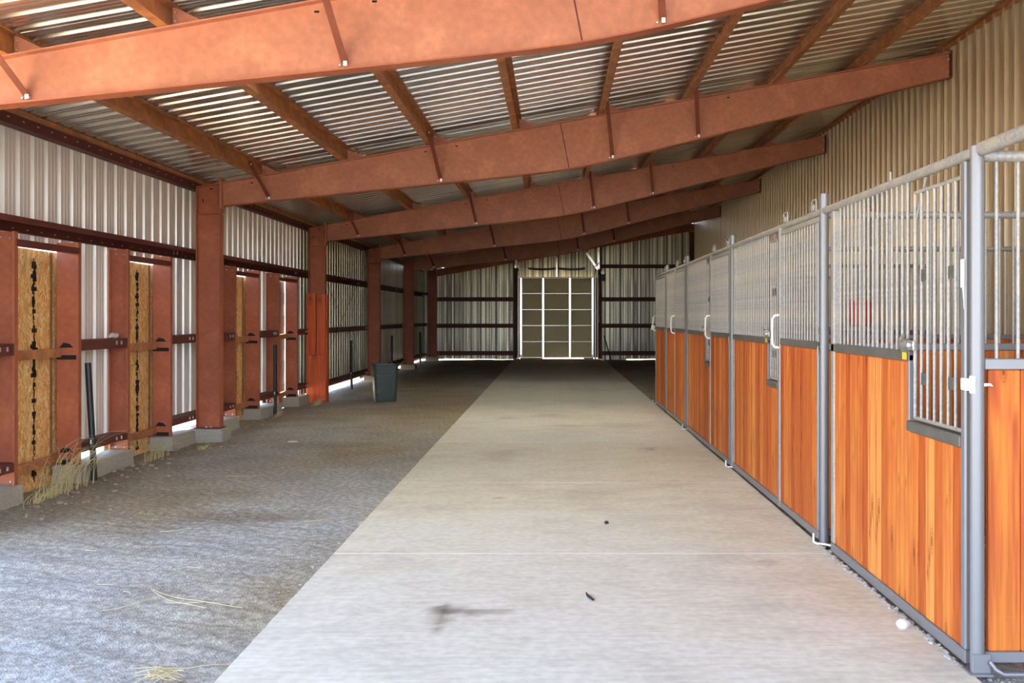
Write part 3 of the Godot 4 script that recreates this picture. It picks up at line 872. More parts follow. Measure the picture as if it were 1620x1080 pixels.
func left_side() -> void:
	var bayn := ["second bay", "third bay", "fourth bay", "fifth bay", "last bay"]
	var names := ["between the nearest and second columns", "between the second and third columns", "between the third and fourth columns", "between the fourth and fifth columns", "between the fifth and farthest columns"]
	for k in 5:
		var f: float = FRAMES[k]
		var g: float = FRAMES[k + 1]
		girt("wall_girt", f + 0.01, g - 0.01, 2.38, 2.50, "dark red upper wall girt %s on the left wall" % names[k], "upper wall girts", false)
		if k < 2:
			var D := [f + 1.78, f + 3.0, f + 4.32, f + 5.60]
			var place := ["nearest the camera", "just before the second column", "just past the second column", "just before the orange-clad column"]
			opening(D[0], D[1], place[k * 2])
			opening(D[2], D[3], place[k * 2 + 1])
			var segs := [[f + 0.01, D[0] - 0.01, "before the opening " + place[k * 2]], [D[1] + 0.068, D[2] - 0.068, "after the opening " + place[k * 2]], [D[3] + 0.068, g - 0.01, "after the opening " + place[k * 2 + 1]]]
			for s in segs:
				girt("wall_girt", s[0], s[1], 1.257, 1.363, "short dark red middle girt %s" % s[2], "middle wall girts", true)
				girt("wall_girt", s[0], s[1], 0.225, 0.305, "short dark red bottom girt %s" % s[2], "bottom wall girts", true)
			curb(f + 0.2, D[0] + 0.01, "concrete curb before the opening " + place[k * 2])
			curb(D[1] - 0.02, D[2] + 0.01, "concrete curb after the opening " + place[k * 2])
			curb(D[3] - 0.02, g - 0.2, "concrete curb after the opening " + place[k * 2 + 1])
		else:
			girt("wall_girt", f + 0.01, g - 0.01, 1.257, 1.363, "dark red middle wall girt %s" % names[k], "middle wall girts", true)
			girt("wall_girt", f + 0.01, g - 0.01, 0.14, 0.215, "dark red bottom wall girt %s" % names[k], "bottom wall girts", true)
	# boards outside the openings
	var sheets := [[FRAMES[0] + 1.7, FRAMES[0] + 3.38, "nearest the camera"], [FRAMES[0] + 4.25, FRAMES[0] + 6.0, "just before the second column"], [FRAMES[1] + 1.7, FRAMES[1] + 3.4, "just past the second column"]]
	for s in sheets:
		var o := base("chipboard_panel", Vector3(-5.05, -0.09, -s[0]))
		tag(o, "golden oriented-strand chipboard sheet closing the opening %s" % s[2], "board", "chipboard sheets in the openings")
		var L: float = s[1] - s[0]
		bx("sheet", Vector3(-0.006, 0, -L * 0.545), Vector3(0.006, 2.347, 0), M.osb, o, 0.002)
		bx("sheet", Vector3(-0.006, 0, -L), Vector3(0.006, 2.342, -L * 0.545 - 0.006), M.osb, o, 0.002)
		# tar smeared down the seam
		var nn := noise(91, 3.0, 3)
		var t := MB.new()
		for i in 70:
			var y := 0.1 + i * 0.031
			var w := 0.055 * clampf(0.42 + 1.5 * nn.get_noise_1d(y * 4.0 + s[0] * 7.0), 0.0, 1.0)
			var zc := -L * 0.545 + 0.03 * nn.get_noise_1d(y * 9.0 + 50.0 + s[0])
			w = maxf(w, 0.008)
			t.box(Vector3(0.004, y - 0.02, zc - w), Vector3(0.0085, y + 0.02, zc + w), 0.003)
		tag(put("tar_smear", t, M.tar, o), "black tar smeared down the seam", "", "", "stuff")
		bx("edge_strip", Vector3(0.006, 0.1, -L + 0.40), Vector3(0.018, 2.33, -L + 0.44), M.plank_grey, o, 0.003)
	# the fourth opening is closed with lapped boards
	var q := base("board_infill", Vector3(-5.065, -0.08, -(FRAMES[1] + 4.24)))
	tag(q, "weathered brown horizontal boards closing the opening just before the orange-clad column", "board")
	for i in 11:
		bx("board", Vector3(-0.012, 0.01 + i * 0.212, -1.53), Vector3(0.012 + 0.006 * (i % 2), 0.01 + i * 0.212 + 0.2118, 0), M.plank_grey, q, 0.004)
	# black posts beside the wall
	var posts := [[-4.69, 10.98, -4.757, 1.13, "leaning at the nearest wall bay"], [-4.66, 17.99, -4.66, 1.13, "between the two openings past the second column"], [-4.66, 24.8, -4.66, 1.06, "just past the orange-clad column"], [-4.66, 31.0, -4.66, 1.06, "behind the green bin"], [-4.66, 37.6, -4.66, 1.06, "in the farthest bay of the left wall"]]
	for p in posts:
		var o := base("black_pipe", Vector3(p[0], -0.12, -p[1]))
		tag(o, "upright black plastic pipe by the left wall, %s" % p[4], "pipe", "black pipes along the left wall")
		var b := MB.new()
		var lean: float = p[2] - p[0]
		var H: float = p[3] + 0.12
		b.tube([Vector3(0, 0, 0), Vector3(lean * 0.3, H * 0.35, 0.0), Vector3(lean, H, 0)], 0.031, 16, false)
		b.tube([Vector3(lean, H, 0), Vector3(lean * 0.3, H * 0.35, 0.0)], 0.026, 16, false)
		for i in 16:
			var a := TAU * i / 16; var c := TAU * (i + 1) / 16
			var R := func(an: float, r: float) -> Vector3: return Vector3(lean + r * cos(an), H, r * sin(an))
			b.quad(R.call(a, 0.026), R.call(c, 0.026), R.call(c, 0.031), R.call(a, 0.031))
		put("pipe", b, M.poly_pipe, o)
		b = MB.new()
		b.tube([Vector3(lean * 0.28, H * 0.33, 0), Vector3(lean * 0.32, H * 0.385, 0)], 0.038, 16)
		var cl := put("collar", b, M.poly_pipe, o)
		bx("tag", Vector3(lean * 0.3 - 0.008, H * 0.34, 0.036), Vector3(lean * 0.3 + 0.008, H * 0.375, 0.042), M.white, o, 0.002)
	# stained boards around the foot of the third column
	var w := base("column_cladding", Vector3(-4.618, -0.11, -(FRAMES[2] - 0.115)))
	tag(w, "bright orange-red stained boards boxed around the foot of the third column", "cladding")
	bx("board", Vector3(-0.185, 0.97, -0.019), Vector3(-0.012, 2.17, 0.019), M.stained, w, 0.003)
	bx("board", Vector3(0.004, 0.97, -0.019), Vector3(0.175, 2.145, 0.019), M.stained, w, 0.003)
	bx("board", Vector3(-0.19, 0.0, -0.016), Vector3(0.18, 0.967, 0.022), M.stained, w, 0.003)
	bx("side_board", Vector3(0.178, 0.0, -0.21), Vector3(0.197, 2.145, -0.02), M.stained, w, 0.003)
	bx("side_board", Vector3(-0.21, 0.0, -0.21), Vector3(-0.191, 2.165, -0.02), M.stained, w, 0.003)
	# bracing cables in the bay past the clad column
	for s in [0, 1]:
		var b := MB.new()
		var xx: float = -4.80 + 0.03 * s
		var p := Vector3(xx, 2.9 if s == 0 else 0.3, -(FRAMES[2] + 0.4))
		var e := Vector3(xx, 0.3 if s == 0 else 2.9, -(FRAMES[3] - 0.4))
		b.tube([p, e], 0.0045, 6)
		tag(put("brace_cable", b, M.poly_pipe), "thin dark diagonal brace cable past the clad column, %s away from the camera" % ("falling" if s == 0 else "rising"), "cable", "cross brace cables")
	# a torn scrap of white foam lying on the girt
	var fo := MB.new()
	var sh := SphereMesh.new()
	fo.tube([Vector3(0, 0.02, 0), Vector3(0.01, 0.035, -0.05), Vector3(0, 0.02, -0.1), Vector3(0.01, 0.03, -0.15), Vector3(0, 0.015, -0.19)], [0.015, 0.03, 0.022, 0.03, 0.008], 8)
	tag(put("foam_scrap", fo, M.stone_white, self, Vector3(-4.84, 1.366, -11.72)), "torn pale foam scrap lying on the middle girt between the first openings", "scrap")

# ---------------------------------------------------------------- end wall and its door
func end_wall() -> void:
	var z := -END_D + 0.10
	var parts := [[-4.45, -1.44, 2.19, 2.35, "upper girt left of the overhead door"], [-4.45, -1.44, 1.18, 1.34, "middle girt left of the overhead door"], [-4.45, -1.44, 0.13, 0.29, "bottom girt left of the overhead door"], [1.78, 5.2, 3.46, 3.60, "top girt right of the overhead door"], [1.78, 5.2, 2.19, 2.35, "second girt right of the overhead door"], [1.78, 5.2, 1.18, 1.34, "third girt right of the overhead door"], [1.78, 5.2, 0.13, 0.29, "bottom girt right of the overhead door"]]
	for p in parts:
		var o := base("end_girt", Vector3(p[0], p[2], -END_D + 0.01))
		tag(o, "dark red %s on the end wall" % p[4], "girt", "end wall girts")
		var h: float = p[3] - p[2]
		var b := MB.new()
		var t := Transform3D(Basis(Vector3(0, 0, 1), Vector3(0, 1, 0), Vector3(-1, 0, 0)), Vector3.ZERO)
		b.prism(PackedVector2Array([Vector2(0, h), Vector2(0.14, h), Vector2(0.14, 0), Vector2(0.09, 0), Vector2(0.09, 0.004), Vector2(0.136, 0.004), Vector2(0.136, h - 0.004), Vector2(0, h - 0.004)]), -(p[1] - p[0]), 0.0, t)
		put("channel", b, M.primer_dark, o)
		var e := MB.new()
		for q in [0.06, (p[1] - p[0]) - 0.06]: bolt(e, Vector3(q, h * 0.5, 0.141), Vector3(0, 0, 1), 0.016)
		tag(put("bolts", e, M.bolt, o), "", "", "", "stuff")
	# door posts
	for s in [[-1.46, "left"], [1.78, "right"]]:
		var o := base("door_post", Vector3(s[0], 0, -END_D + 0.1))
		tag(o, "dark red steel post at the %s side of the overhead door" % s[1], "post", "posts beside the overhead door")
		var b := MB.new()
		b.prism(PackedVector2Array([Vector2(-0.07, -0.09), Vector2(0.07, -0.09), Vector2(0.07, -0.08), Vector2(0.008, -0.08), Vector2(0.008, 0.08), Vector2(0.07, 0.08), Vector2(0.07, 0.09), Vector2(-0.07, 0.09), Vector2(-0.07, 0.08), Vector2(-0.008, 0.08), Vector2(-0.008, -0.08), Vector2(-0.07, -0.08)]), -beam_top(s[0]) + 0.02, 0.05, Transform3D(Basis(Vector3(1, 0, 0), Vector3(0, 0, 1), Vector3(0, -1, 0)), Vector3.ZERO))
		put("section", b, M.primer_dark, o)
	# right end column, mostly behind the stalls
	var rc := base("end_post", Vector3(5.28, 0, -FRAMES[5]))
	tag(rc, "dark red steel corner post at the right end of the far wall", "post")
	bx("section", Vector3(-0.09, -0.1, -0.08), Vector3(0.09, beam_top(5.0) - 0.25, 0.08), M.primer_dark, rc)
	# sectional door: five sections, three panels each
	var o := base("overhead_door", Vector3(0.13, 0.035, -END_D + 0.13))
	tag(o, "beige five-section overhead door with bright metal stiles in the far wall", "door")
	var hw := 1.40
	var sh := 0.612
	for r in 5:
		var sec := Node3D.new()
		sec.name = fresh(o, "door_section")
		o.add_child(sec, true)
		sec.position = Vector3(0, r * sh, 0)
		var xs := [-hw + 0.05, -0.522, 0.502, hw - 0.05]
		for c in 3:
			bx("panel", Vector3(xs[c] + 0.02, 0.03, -0.03), Vector3(xs[c + 1] - 0.02, sh - 0.015, 0.0), M.door_beige, sec, 0.006)
		for x in [-hw + 0.03, -0.522, 0.502, hw - 0.03]:
			bx("stile", Vector3(x - 0.038, 0.004, -0.03), Vector3(x + 0.038, sh - 0.004, 0.025), M.galv_bright, sec, 0.004)
		bx("rail", Vector3(-hw, 0.0, -0.03), Vector3(hw, 0.012, 0.014), M.galv_bright, sec, 0.003)
		if r > 0: bx("rail", Vector3(-hw, -0.026, -0.03), Vector3(hw, -0.006, 0.008), M.door_beige, sec, 0.005)
	for s in [-1, 1]: bx("edge_seal", Vector3(s * 1.475 - 0.08, 0.0, -0.06), Vector3(s * 1.475 + 0.08, 5 * sh, -0.035), M.black, o)
	bx("bottom_seal", Vector3(-hw, -0.034, -0.02), Vector3(-0.55, 0.0, 0.01), M.rubber, o, 0.006)
	bx("bottom_seal", Vector3(1.02, -0.034, -0.02), Vector3(hw, 0.0, 0.01), M.rubber, o, 0.006)
	bx("top_seal", Vector3(-hw, 5 * sh, -0.02), Vector3(hw, 5 * sh + 0.03, 0.03), M.black, o, 0.006)
	bx("back_skin", Vector3(-hw, 0.0, -0.05), Vector3(hw, 5 * sh, -0.034), M.door_beige, o)
	bx("bottom_bracket", Vector3(-hw, 0.0, 0.026), Vector3(-hw + 0.09, 0.12, 0.04), M.galv, o)
	bx("bottom_bracket", Vector3(hw - 0.09, 0.0, 0.026), Vector3(hw, 0.12, 0.04), M.galv, o)
	for s in [-1, 1]:
		var t := base("door_track", Vector3(0.13 + s * 1.47, 0.0, -END_D + 0.2))
		tag(t, "galvanised door track along the %s edge of the overhead door" % ("left" if s < 0 else "right"), "door track", "door tracks")
		bx("upright", Vector3(-0.04, 0.0, -0.02), Vector3(0.04, 3.28, 0.0), M.primer_dark, t)
		bx("channel", Vector3(-0.022, 0.0, 0.0), Vector3(0.022, 3.28, 0.035), M.galv, t)
		var b := MB.new()
		var arc := []
		for i in 9:
			var a := PI / 2 * i / 8
			arc.append(Vector3(0, 3.28 + 0.22 * sin(a), 0.22 - 0.22 * cos(a)))
		arc.append(Vector3(0, 3.5, 3.0))
		b.tube(arc, 0.025, 8)
		put("curved_rail", b, M.galv, t)
		# punched-angle hangers
		var hs := [[Vector2(-0.09, 3.44), Vector2(-0.05, 3.82)]] if s < 0 else [[Vector2(0.10, 3.40), Vector2(0.10, 4.22)], [Vector2(0.08, 3.38), Vector2(-0.36, 4.02)]]
		for q in hs:
			var v: Vector2 = q[1] - q[0]
			var f := Transform3D(Basis(Vector3(0, 0, 1), -v.angle_to(Vector2(0, 1))), Vector3(q[0].x, q[0].y, 0.5))
			b = MB.new()
			b.box(Vector3(-0.042, 0, 0), Vector3(0.042, v.length(), 0.006), 0.001, f)
			b.box(Vector3(0.034, 0, -0.06), Vector3(0.042, v.length(), 0.0), 0.001, f)
			put("hanger", b, M.galv_bright, t)
	# spring shaft
	var sp := base("door_spring", Vector3(0.13, 3.42, -END_D + 0.24))
	tag(sp, "black torsion spring on its shaft above the overhead door", "spring")
	var b := MB.new()
	b.tube([Vector3(-1.55, 0, 0), Vector3(1.55, 0, 0)], 0.012, 8)
	put("shaft", b, M.galv, sp)
	for s in [-1, 1]:
		b = MB.new()
		var pts := []
		for i in 26 * 8 + 1:
			var a := TAU * i / 8.0
			pts.append(Vector3(s * (0.06 + 1.02 * i / 208.0), 0.036 * cos(a) + 0.02 - 0.03 * sin(PI * i / 208.0), 0.036 * sin(a)))
		b.tube(pts, 0.014, 5)
		put("coil", b, M.black, sp)
		b = MB.new()
		b.tube([Vector3(s * 1.46, 0, 0), Vector3(s * 1.52, 0, 0)], 0.07, 12)
		put("drum", b, M.black, sp)
	bx("bracket", Vector3(-0.03, -0.3, 0.05), Vector3(0.03, 0.45, 0.06), M.galv_bright, sp)
	var op := base("door_operator", Vector3(1.88, 2.98, -END_D + 0.22))
	tag(op, "black door operator box on the wall right of the overhead door", "operator")
	bx("housing", Vector3(-0.11, 0.0, -0.1), Vector3(0.11, 0.36, 0.12), M.black, op, 0.02)
	b = MB.new()
	b.tube([Vector3(0, 0.3, 0.12), Vector3(0, 0.3, 0.16)], 0.07, 14)
	put("sprocket", b, M.galv, op)
	b = MB.new()
	for s in [-0.05, 0.05]: b.tube([Vector3(-0.14, 0.2, 0.1 + s), Vector3(-0.14, -1.6, 0.1 + s)], 0.006, 5)
	put("hand_chain", b, M.bolt, op)
	# a stick leaning on the far wall
	b = MB.new()
	b.tube([Vector3(2.18, -0.04, -END_D + 0.55), Vector3(1.93, 0.9, -END_D + 0.2)], 0.022, 8)
	tag(put("leaning_stick", b, M.poly_pipe), "dark stick leaning on the far wall right of the overhead door", "stick")

# ---------------------------------------------------------------- stalls
func bar_mesh(y0: float, y1: float, r := 0.0085) -> ArrayMesh:
	var key := "bar%.3f_%.3f_%.4f" % [y0, y1, r]
	if not meshes.has(key):
		var b := MB.new()
		b.tube([Vector3(0, y0, 0), Vector3(0, y1, 0)], r, 10, false)
		meshes[key] = b.mesh()
	return meshes[key]

func board_mesh(w: float, h: float) -> ArrayMesh:
	var key := "board%.3f_%.3f" % [w, h]
	if not meshes.has(key):
		var b := MB.new()
		b.box(Vector3(-0.019, 0, -w / 2), Vector3(0.019, h, w / 2), 0.006)
		meshes[key] = b.mesh()
	return meshes[key]

# boards from l0 to l1 along -z (or along x when across), standing from y0 to y1
func boards(o: Node3D, l0: float, l1: float, y0: float, y1: float, across := false, like := 0.131) -> void:
	var n := maxi(int(round((l1 - l0) / like)), 1)
	var w := (l1 - l0) / n
	var m := board_mesh(w - 0.0015, y1 - y0)
	for i in n:
		var s := l0 + (i + 0.5) * w
		var jut := rng.randf_range(-0.0015, 0.0015)
		var turn := Basis.IDENTITY if rng.randf() < 0.5 else Basis(Vector3.UP, PI)
		if across: obj("board", m, wood[rng.randi() % 7], o, Vector3(s, y0, jut), Basis(Vector3.UP, PI / 2) * turn)
		else: obj("board", m, wood[rng.randi() % 7], o, Vector3(jut, y0, -s), turn)

func bars(o: Node3D, l0: float, l1: float, y0: float, y1: float, across := false, gap := 0.088, mt: Material = null) -> void:
	var n := maxi(int(round((l1 - l0) / gap)), 1)
	var m := bar_mesh(y0, y1)
	for i in range(1, n):
		var s := lerpf(l0, l1, float(i) / n)
		obj("bar", m, mt if mt else M.steel_dusty, o, Vector3(s, 0, 0) if across else Vector3(0, 0, -s))

func stall_panel(d0: float, d1: float, dg: float, label: String) -> void:
	var o := base("stall_screen", Vector3(STALL_X, 0, -d0))
	tag(o, label, "stall front", "fixed stall fronts")
	var L := d1 - d0
	var G := dg - d0
	bx("bottom_rail", Vector3(-0.026, 0.012, -L), Vector3(0.026, 0.072, 0), M.steel_grey, o)
	bx("middle_rail", Vector3(-0.026, 1.365, -L), Vector3(0.026, 1.42, -G), M.steel_rail, o)
	bx("stile", Vector3(-0.026, 0.072, -L), Vector3(0.026, 2.318, -L + 0.075), M.steel_dusty, o, 0.008)
	bx("stile", Vector3(-0.026, 0.072, -0.055), Vector3(0.026, 2.318, 0), M.steel_grey, o, 0.008)
	boards(o, G + (0.0 if G > 0.0 else 0.055), L - 0.075, 0.072, 1.365)
	bars(o, G, L - 0.07, 1.42, 2.322)
	if G > 0.0:
		boards(o, 0.055, G, 0.072, 0.995)
		bx("sill", Vector3(-0.034, 0.995, -G - 0.02), Vector3(0.026, 1.05, -0.05), M.steel_rail, o, 0.006)
		bx("gate_stile", Vector3(-0.024, 1.05, -G - 0.024), Vector3(0.024, 1.40, -G + 0.0), M.steel_grey, o)
		# the feed gate: a frame of round bar with bars and small hinge plates
		var g0 := 0.085
		var g1 := G - 0.03
		var b := MB.new()
		b.tube([Vector3(0.0, 1.068, -g0), Vector3(0.0, 1.068, -g1)], 0.011, 8)
		b.tube([Vector3(0.0, 2.252, -g0), Vector3(0.0, 2.252, -g1)], 0.011, 8)
		b.tube([Vector3(0.0, 1.068, -g1), Vector3(0.0, 2.252, -g1)], 0.011, 8)
		b.tube([Vector3(0.0, 1.068, -g0), Vector3(0.0, 2.252, -g0)], 0.011, 8)
		var f := put("feed_gate", b, M.steel_dusty, o)
		var n := maxi(int(round((g1 - g0) / 0.1)), 2)
		var bm := bar_mesh(1.068, 2.252)
		for i in range(1, n): obj("bar", bm, M.steel_dusty, f, Vector3(0, 0, -lerpf(g0, g1, float(i) / n)))
		for y in [1.28, 1.815]:
			for i in [1, n - 1]:
				var s := lerpf(g0, g1, (float(i) + (0.5 if i == 1 else -0.5)) / n)
				var q := MB.new()
				q.box(Vector3(-0.006, y - 0.031, -s - 0.04), Vector3(0.002, y + 0.031, -s + 0.04), 0.002)
				q.tube([Vector3(-0.008, y, -s), Vector3(-0.0055, y, -s)], 0.009, 8)
				put("hinge_plate", q, M.steel_rail, f)
		b = MB.new()
		b.tube([Vector3(0.01, 2.32, -G + 0.17), Vector3(0.0, 2.05, -G + 0.0)], 0.007, 6)
		put("stay", b, M.steel_dusty, o)
		# latch
		var la := MB.new()
		la.box(Vector3(-0.036, 1.425, -G - 0.16), Vector3(-0.024, 1.475, -G + 0.10), 0.003)
		put("latch_plate", la, M.galv, o)
		la = MB.new()
		la.tube([Vector3(-0.055, 1.45, -G - 0.02), Vector3(-0.02, 1.45, -G - 0.02)], 0.036, 16)
		la.tube([Vector3(-0.05, 1.452, -G - 0.05), Vector3(-0.05, 1.452, -G + 0.07)], 0.012, 10)
		la.tube([Vector3(-0.045, 1.48, -G - 0.07), Vector3(-0.045, 1.50, -G - 0.03)], 0.010, 8)
		put("latch", la, M.galv, o)
		bx("sticker", Vector3(-0.0285, 1.372, -G - 0.10), Vector3(-0.0262, 1.41, -G - 0.03), M.yellow, o, 0.0)

func stall_door(d0: float, d1: float, label: String, handle := true) -> void:
	var x := STALL_X - 0.012
	var o := base("stall_door", Vector3(x, 0, -d0))
	tag(o, label, "stall door", "sliding stall doors")
	var L := d1 - d0
	bx("bottom_rail", Vector3(-0.022, 0.022, -L), Vector3(0.022, 0.078, 0), M.steel_grey, o)
	bx("middle_rail", Vector3(-0.022, 1.368, -L), Vector3(0.022, 1.424, 0), M.steel_rail, o)
	bx("top_bar", Vector3(-0.018, 2.275, -L), Vector3(0.018, 2.312, 0), M.steel_dusty, o)
	bx("stile", Vector3(-0.026, 0.02, -L), Vector3(0.026, 2.335, -L + 0.055), M.steel_dusty, o, 0.008)
	bx("stile", Vector3(-0.022, 0.078, -0.035), Vector3(0.022, 2.276, 0), M.steel_grey, o, 0.008)
	boards(o, 0.035, L - 0.055, 0.078, 1.368)
	bars(o, 0.03, L - 0.05, 1.424, 2.278)
	if handle:
		var b := MB.new()
		var z := -L + 0.03
		b.tube([Vector3(-0.02, 1.615, z), Vector3(-0.058, 1.61, z - 0.01), Vector3(-0.075, 1.585, z - 0.014), Vector3(-0.078, 1.46, z - 0.014), Vector3(-0.075, 1.375, z - 0.014), Vector3(-0.058, 1.35, z - 0.01), Vector3(-0.02, 1.345, z)], 0.011, 10)
		put("handle", b, M.white, o)
	# trolley loops riding over the rail
	for z in [-0.12, -L + 0.25]:
		var b := MB.new()
		b.tube([Vector3(0.0, 2.36, z), Vector3(0.0, 2.44, z), Vector3(0.0, 2.448, z - 0.012), Vector3(0.0, 2.448, z - 0.128), Vector3(0.0, 2.44, z - 0.14), Vector3(0.0, 2.36, z - 0.14)], 0.007, 8)
		b.box(Vector3(-0.02, 2.366, z - 0.11), Vector3(0.02, 2.415, z - 0.03), 0.008)
		put("trolley", b, M.steel_dusty, o)

func stall_post(d: float, h: float, label: String) -> Node3D:
	var o := base("stall_post", Vector3(STALL_X, 0, -d))
	tag(o, label, "post", "round stall posts")
	var b := MB.new()
	b.tube([Vector3(0, 0, 0), Vector3(0, h - 0.006, 0), Vector3(0, h, 0)], [0.031, 0.031, 0.027], 24)
	put("pipe", b, M.steel_grey, o)
	bx("foot_plate", Vector3(-0.05, -0.005, -0.06), Vector3(0.05, 0.006, 0.06), M.steel_grey, o, 0.002)
	return o

func partition(d: float, label: String) -> void:
	var o := base("stall_partition", Vector3(STALL_X, 0, -d))
	tag(o, label, "partition", "stall partitions")
	var L := WALL_R - 0.06 - STALL_X
	var x0 := 0.05
	var b := MB.new()
	b.tube([Vector3(0.0, 2.325, 0), Vector3(L, 2.325, 0)], 0.026, 16)
	put("top_rail", b, M.steel_dusty, o)
	bx("middle_rail", Vector3(x0 - 0.02, 1.362, -0.026), Vector3(L, 1.412, 0.026), M.steel_grey, o)
	bx("bottom_rail", Vector3(x0 - 0.02, 0.043, -0.026), Vector3(L, 0.092, 0.026), M.steel_grey, o)
	boards(o, x0, L, 0.092, 1.362, true, 0.146)
	bars(o, x0 - 0.055, L, 1.412, 2.31, true, 0.0985)

func stalls() -> void:
	var posts := [4.843, 7.578, 11.43, 15.28, 17.99, 19.8]
	var pl := ["thick corner post of the nearest stall, carrying the top pipe", "tall post beside the nearest stall panel", "tall post beside the second stall panel", "tall post beside the third stall panel", "last but one tall post of the stall row", "end post of the stall row, farthest down the aisle"]
	for i in 6:
		var p := stall_post(posts[i], 2.37 if i == 0 else 2.467, "grey round steel " + pl[i])
		if i > 0:
			for y in [1.50, 1.36]:
				var b := MB.new()
				b.tube([Vector3(-0.03, y - 0.03, 0.0), Vector3(-0.045, y - 0.03, 0.0), Vector3(-0.045, y + 0.03, 0.0), Vector3(-0.03, y + 0.03, 0.0)], 0.005, 6)
				put("chain_slot", b, M.steel_dusty, p)
			if i != 4:
				var g := MB.new()                    # the bent guide rod at the foot
				g.tube([Vector3(-0.075, 0.075, 0.0), Vector3(-0.075, 0.014, 0.0), Vector3(-0.06, 0.01, 0.04), Vector3(-0.01, 0.01, 0.06), Vector3(0.03, 0.01, 0.12)], 0.008, 8)
				put("floor_guide", g, M.white, p)
		else:
			bx("gusset", Vector3(-0.036, 0.004, 0.028), Vector3(0.05, 0.09, 0.036), M.steel_grey, p)
			# white hook, white labels
			var h := MB.new()
			h.box(Vector3(-0.036, 1.255, -0.003), Vector3(-0.018, 1.335, 0.03), 0.003)
			h.box(Vector3(-0.055, 1.268, -0.055), Vector3(-0.034, 1.322, 0.01), 0.003)
			put("hook_bracket", h, M.white, p)
			var k := MB.new()
			k.tube([Vector3(0.02, 1.295, 0.028), Vector3(0.045, 1.297, 0.034), Vector3(0.055, 1.29, 0.036)], [0.008, 0.006, 0.002], 8)
			put("hook_pin", k, M.white, p)
	stall_panel(4.92, 7.30, 5.70, "nearest fixed stall front with orange boards, bars and a low feed gate")
	stall_panel(8.98, 11.30, 9.45, "second fixed stall front, beyond the nearest stall door")
	stall_panel(12.92, 15.15, 13.34, "third fixed stall front, beyond the second stall door")
	stall_panel(16.68, 17.93, 16.68, "farthest fixed stall front, short and without a feed gate")
	stall_door(7.63, 8.95, "nearest sliding stall door, orange boards below bars, white handle")
	stall_door(11.48, 12.88, "second sliding stall door, between second and third fixed fronts")
	stall_door(15.33, 16.65, "third sliding stall door, beside the farthest fixed front")
	stall_door(18.04, 19.72, "farthest sliding stall door, at the end of the stall row")
	# white labels on the near stile
	var st := base("post_sticker", Vector3(STALL_X - 0.0275, 1.74, -4.945))
	tag(st, "white torn label stuck on the upright beside the thick corner post", "label")
	bx("paper", Vector3(-0.001, -0.005, -0.022), Vector3(0.001, 0.125, 0.022), M.white_sticker, st, 0.0)
	var tb := MB.new()
	tb.prism(PackedVector2Array([Vector2(0.0, 0.0), Vector2(0.02, 0.0), Vector2(0.02, -0.10)]), -0.001, 0.001, Transform3D(Basis(Vector3(0, 0, 1), Vector3(0, 1, 0), Vector3(-1, 0, 0)), Vector3(0, -0.006, 0)))
	put("torn_strip", tb, M.white_sticker, st)
	# top rails from post to post
	var rl := ["over the nearest fixed front", "from the second to the third post", "from the third to the fourth post", "over the third stall door", "over the farthest stall door"]
	for i in 5:
		var b := MB.new()
		b.tube([Vector3(0, 0, -0.0), Vector3(0, 0, -(posts[i + 1] - posts[i]))], 0.026, 18)
		var o := base("top_rail", Vector3(STALL_X + 0.002, 2.346, -posts[i]))
		tag(o, "dusty round steel top rail %s" % rl[i], "rail", "stall top rails")
		put("pipe", b, M.steel_dusty, o)
		if i < 3:
			b = MB.new()
			b.tube([Vector3(0, 0.02, -1.25), Vector3(0, 0.075, -1.25)], 0.007, 6)
			put("stop_pin", b, M.steel_dusty, o)
	var b2 := MB.new()
	b2.tube([Vector3(0, 0, 0.0), Vector3(0, 0, 3.3)], 0.032, 20)
	var o2 := base("top_rail", Vector3(STALL_X + 0.01, 2.352, -4.80))
	tag(o2, "thick pale top pipe running from the corner post towards the camera", "rail", "stall top rails")
	put("pipe", b2, M.steel_dusty, o2)
	# partitions between stalls
	partition(4.86, "end partition of the stall row, right of the thick corner post")
	partition(7.66, "stall partition behind the nearest fixed front, second from the camera")
	partition(11.5, "third stall partition, seen deep behind the bars")
	partition(15.36, "fourth stall partition, far behind the bars")
	partition(19.86, "last stall partition, closing the far end of the stall row")
	# a drop rod along the foot of the end partition
	b2 = MB.new()
	b2.tube([Vector3(1.95, 0.06, -4.80), Vector3(1.97, 0.03, -4.78), Vector3(2.0, 0.012, -4.77), Vector3(2.6, 0.012, -4.77)], 0.010, 8)
	tag(put("drop_rod", b2, M.steel_grey), "bent grey steel rod along the foot of the end partition", "rod")
	# white switch box on the end post
	var sb := base("switch_box", Vector3(STALL_X - 0.045, 1.36, -19.86))
	tag(sb, "small white box on the end post of the stall row", "box")
	bx("box", Vector3(-0.055, 0.0, -0.03), Vector3(0.012, 0.085, 0.03), M.white, sb, 0.004)
	# red pail hanging inside the nearest stall
	var rb := base("red_bucket", Vector3(3.24, 1.5, -11.325))
	pail(rb)
	tag(rb, "red plastic pail hanging on a stall partition deep behind the bars", "bucket")

func lathe(b: MB, prof: Array, sides := 24) -> void:
	for i in prof.size() - 1:
		for k in sides:
			var a := TAU * k / sides; var c := TAU * (k + 1) / sides
			var p: Vector2 = prof[i]; var q: Vector2 = prof[i + 1]
			var A := Vector3(p.x * cos(a), p.y, p.x * sin(a)); var B := Vector3(p.x * cos(c), p.y, p.x * sin(c))
			var C := Vector3(q.x * cos(c), q.y, q.x * sin(c)); var D := Vector3(q.x * cos(a), q.y, q.x * sin(a))
			b.quad(A, D, C, B)

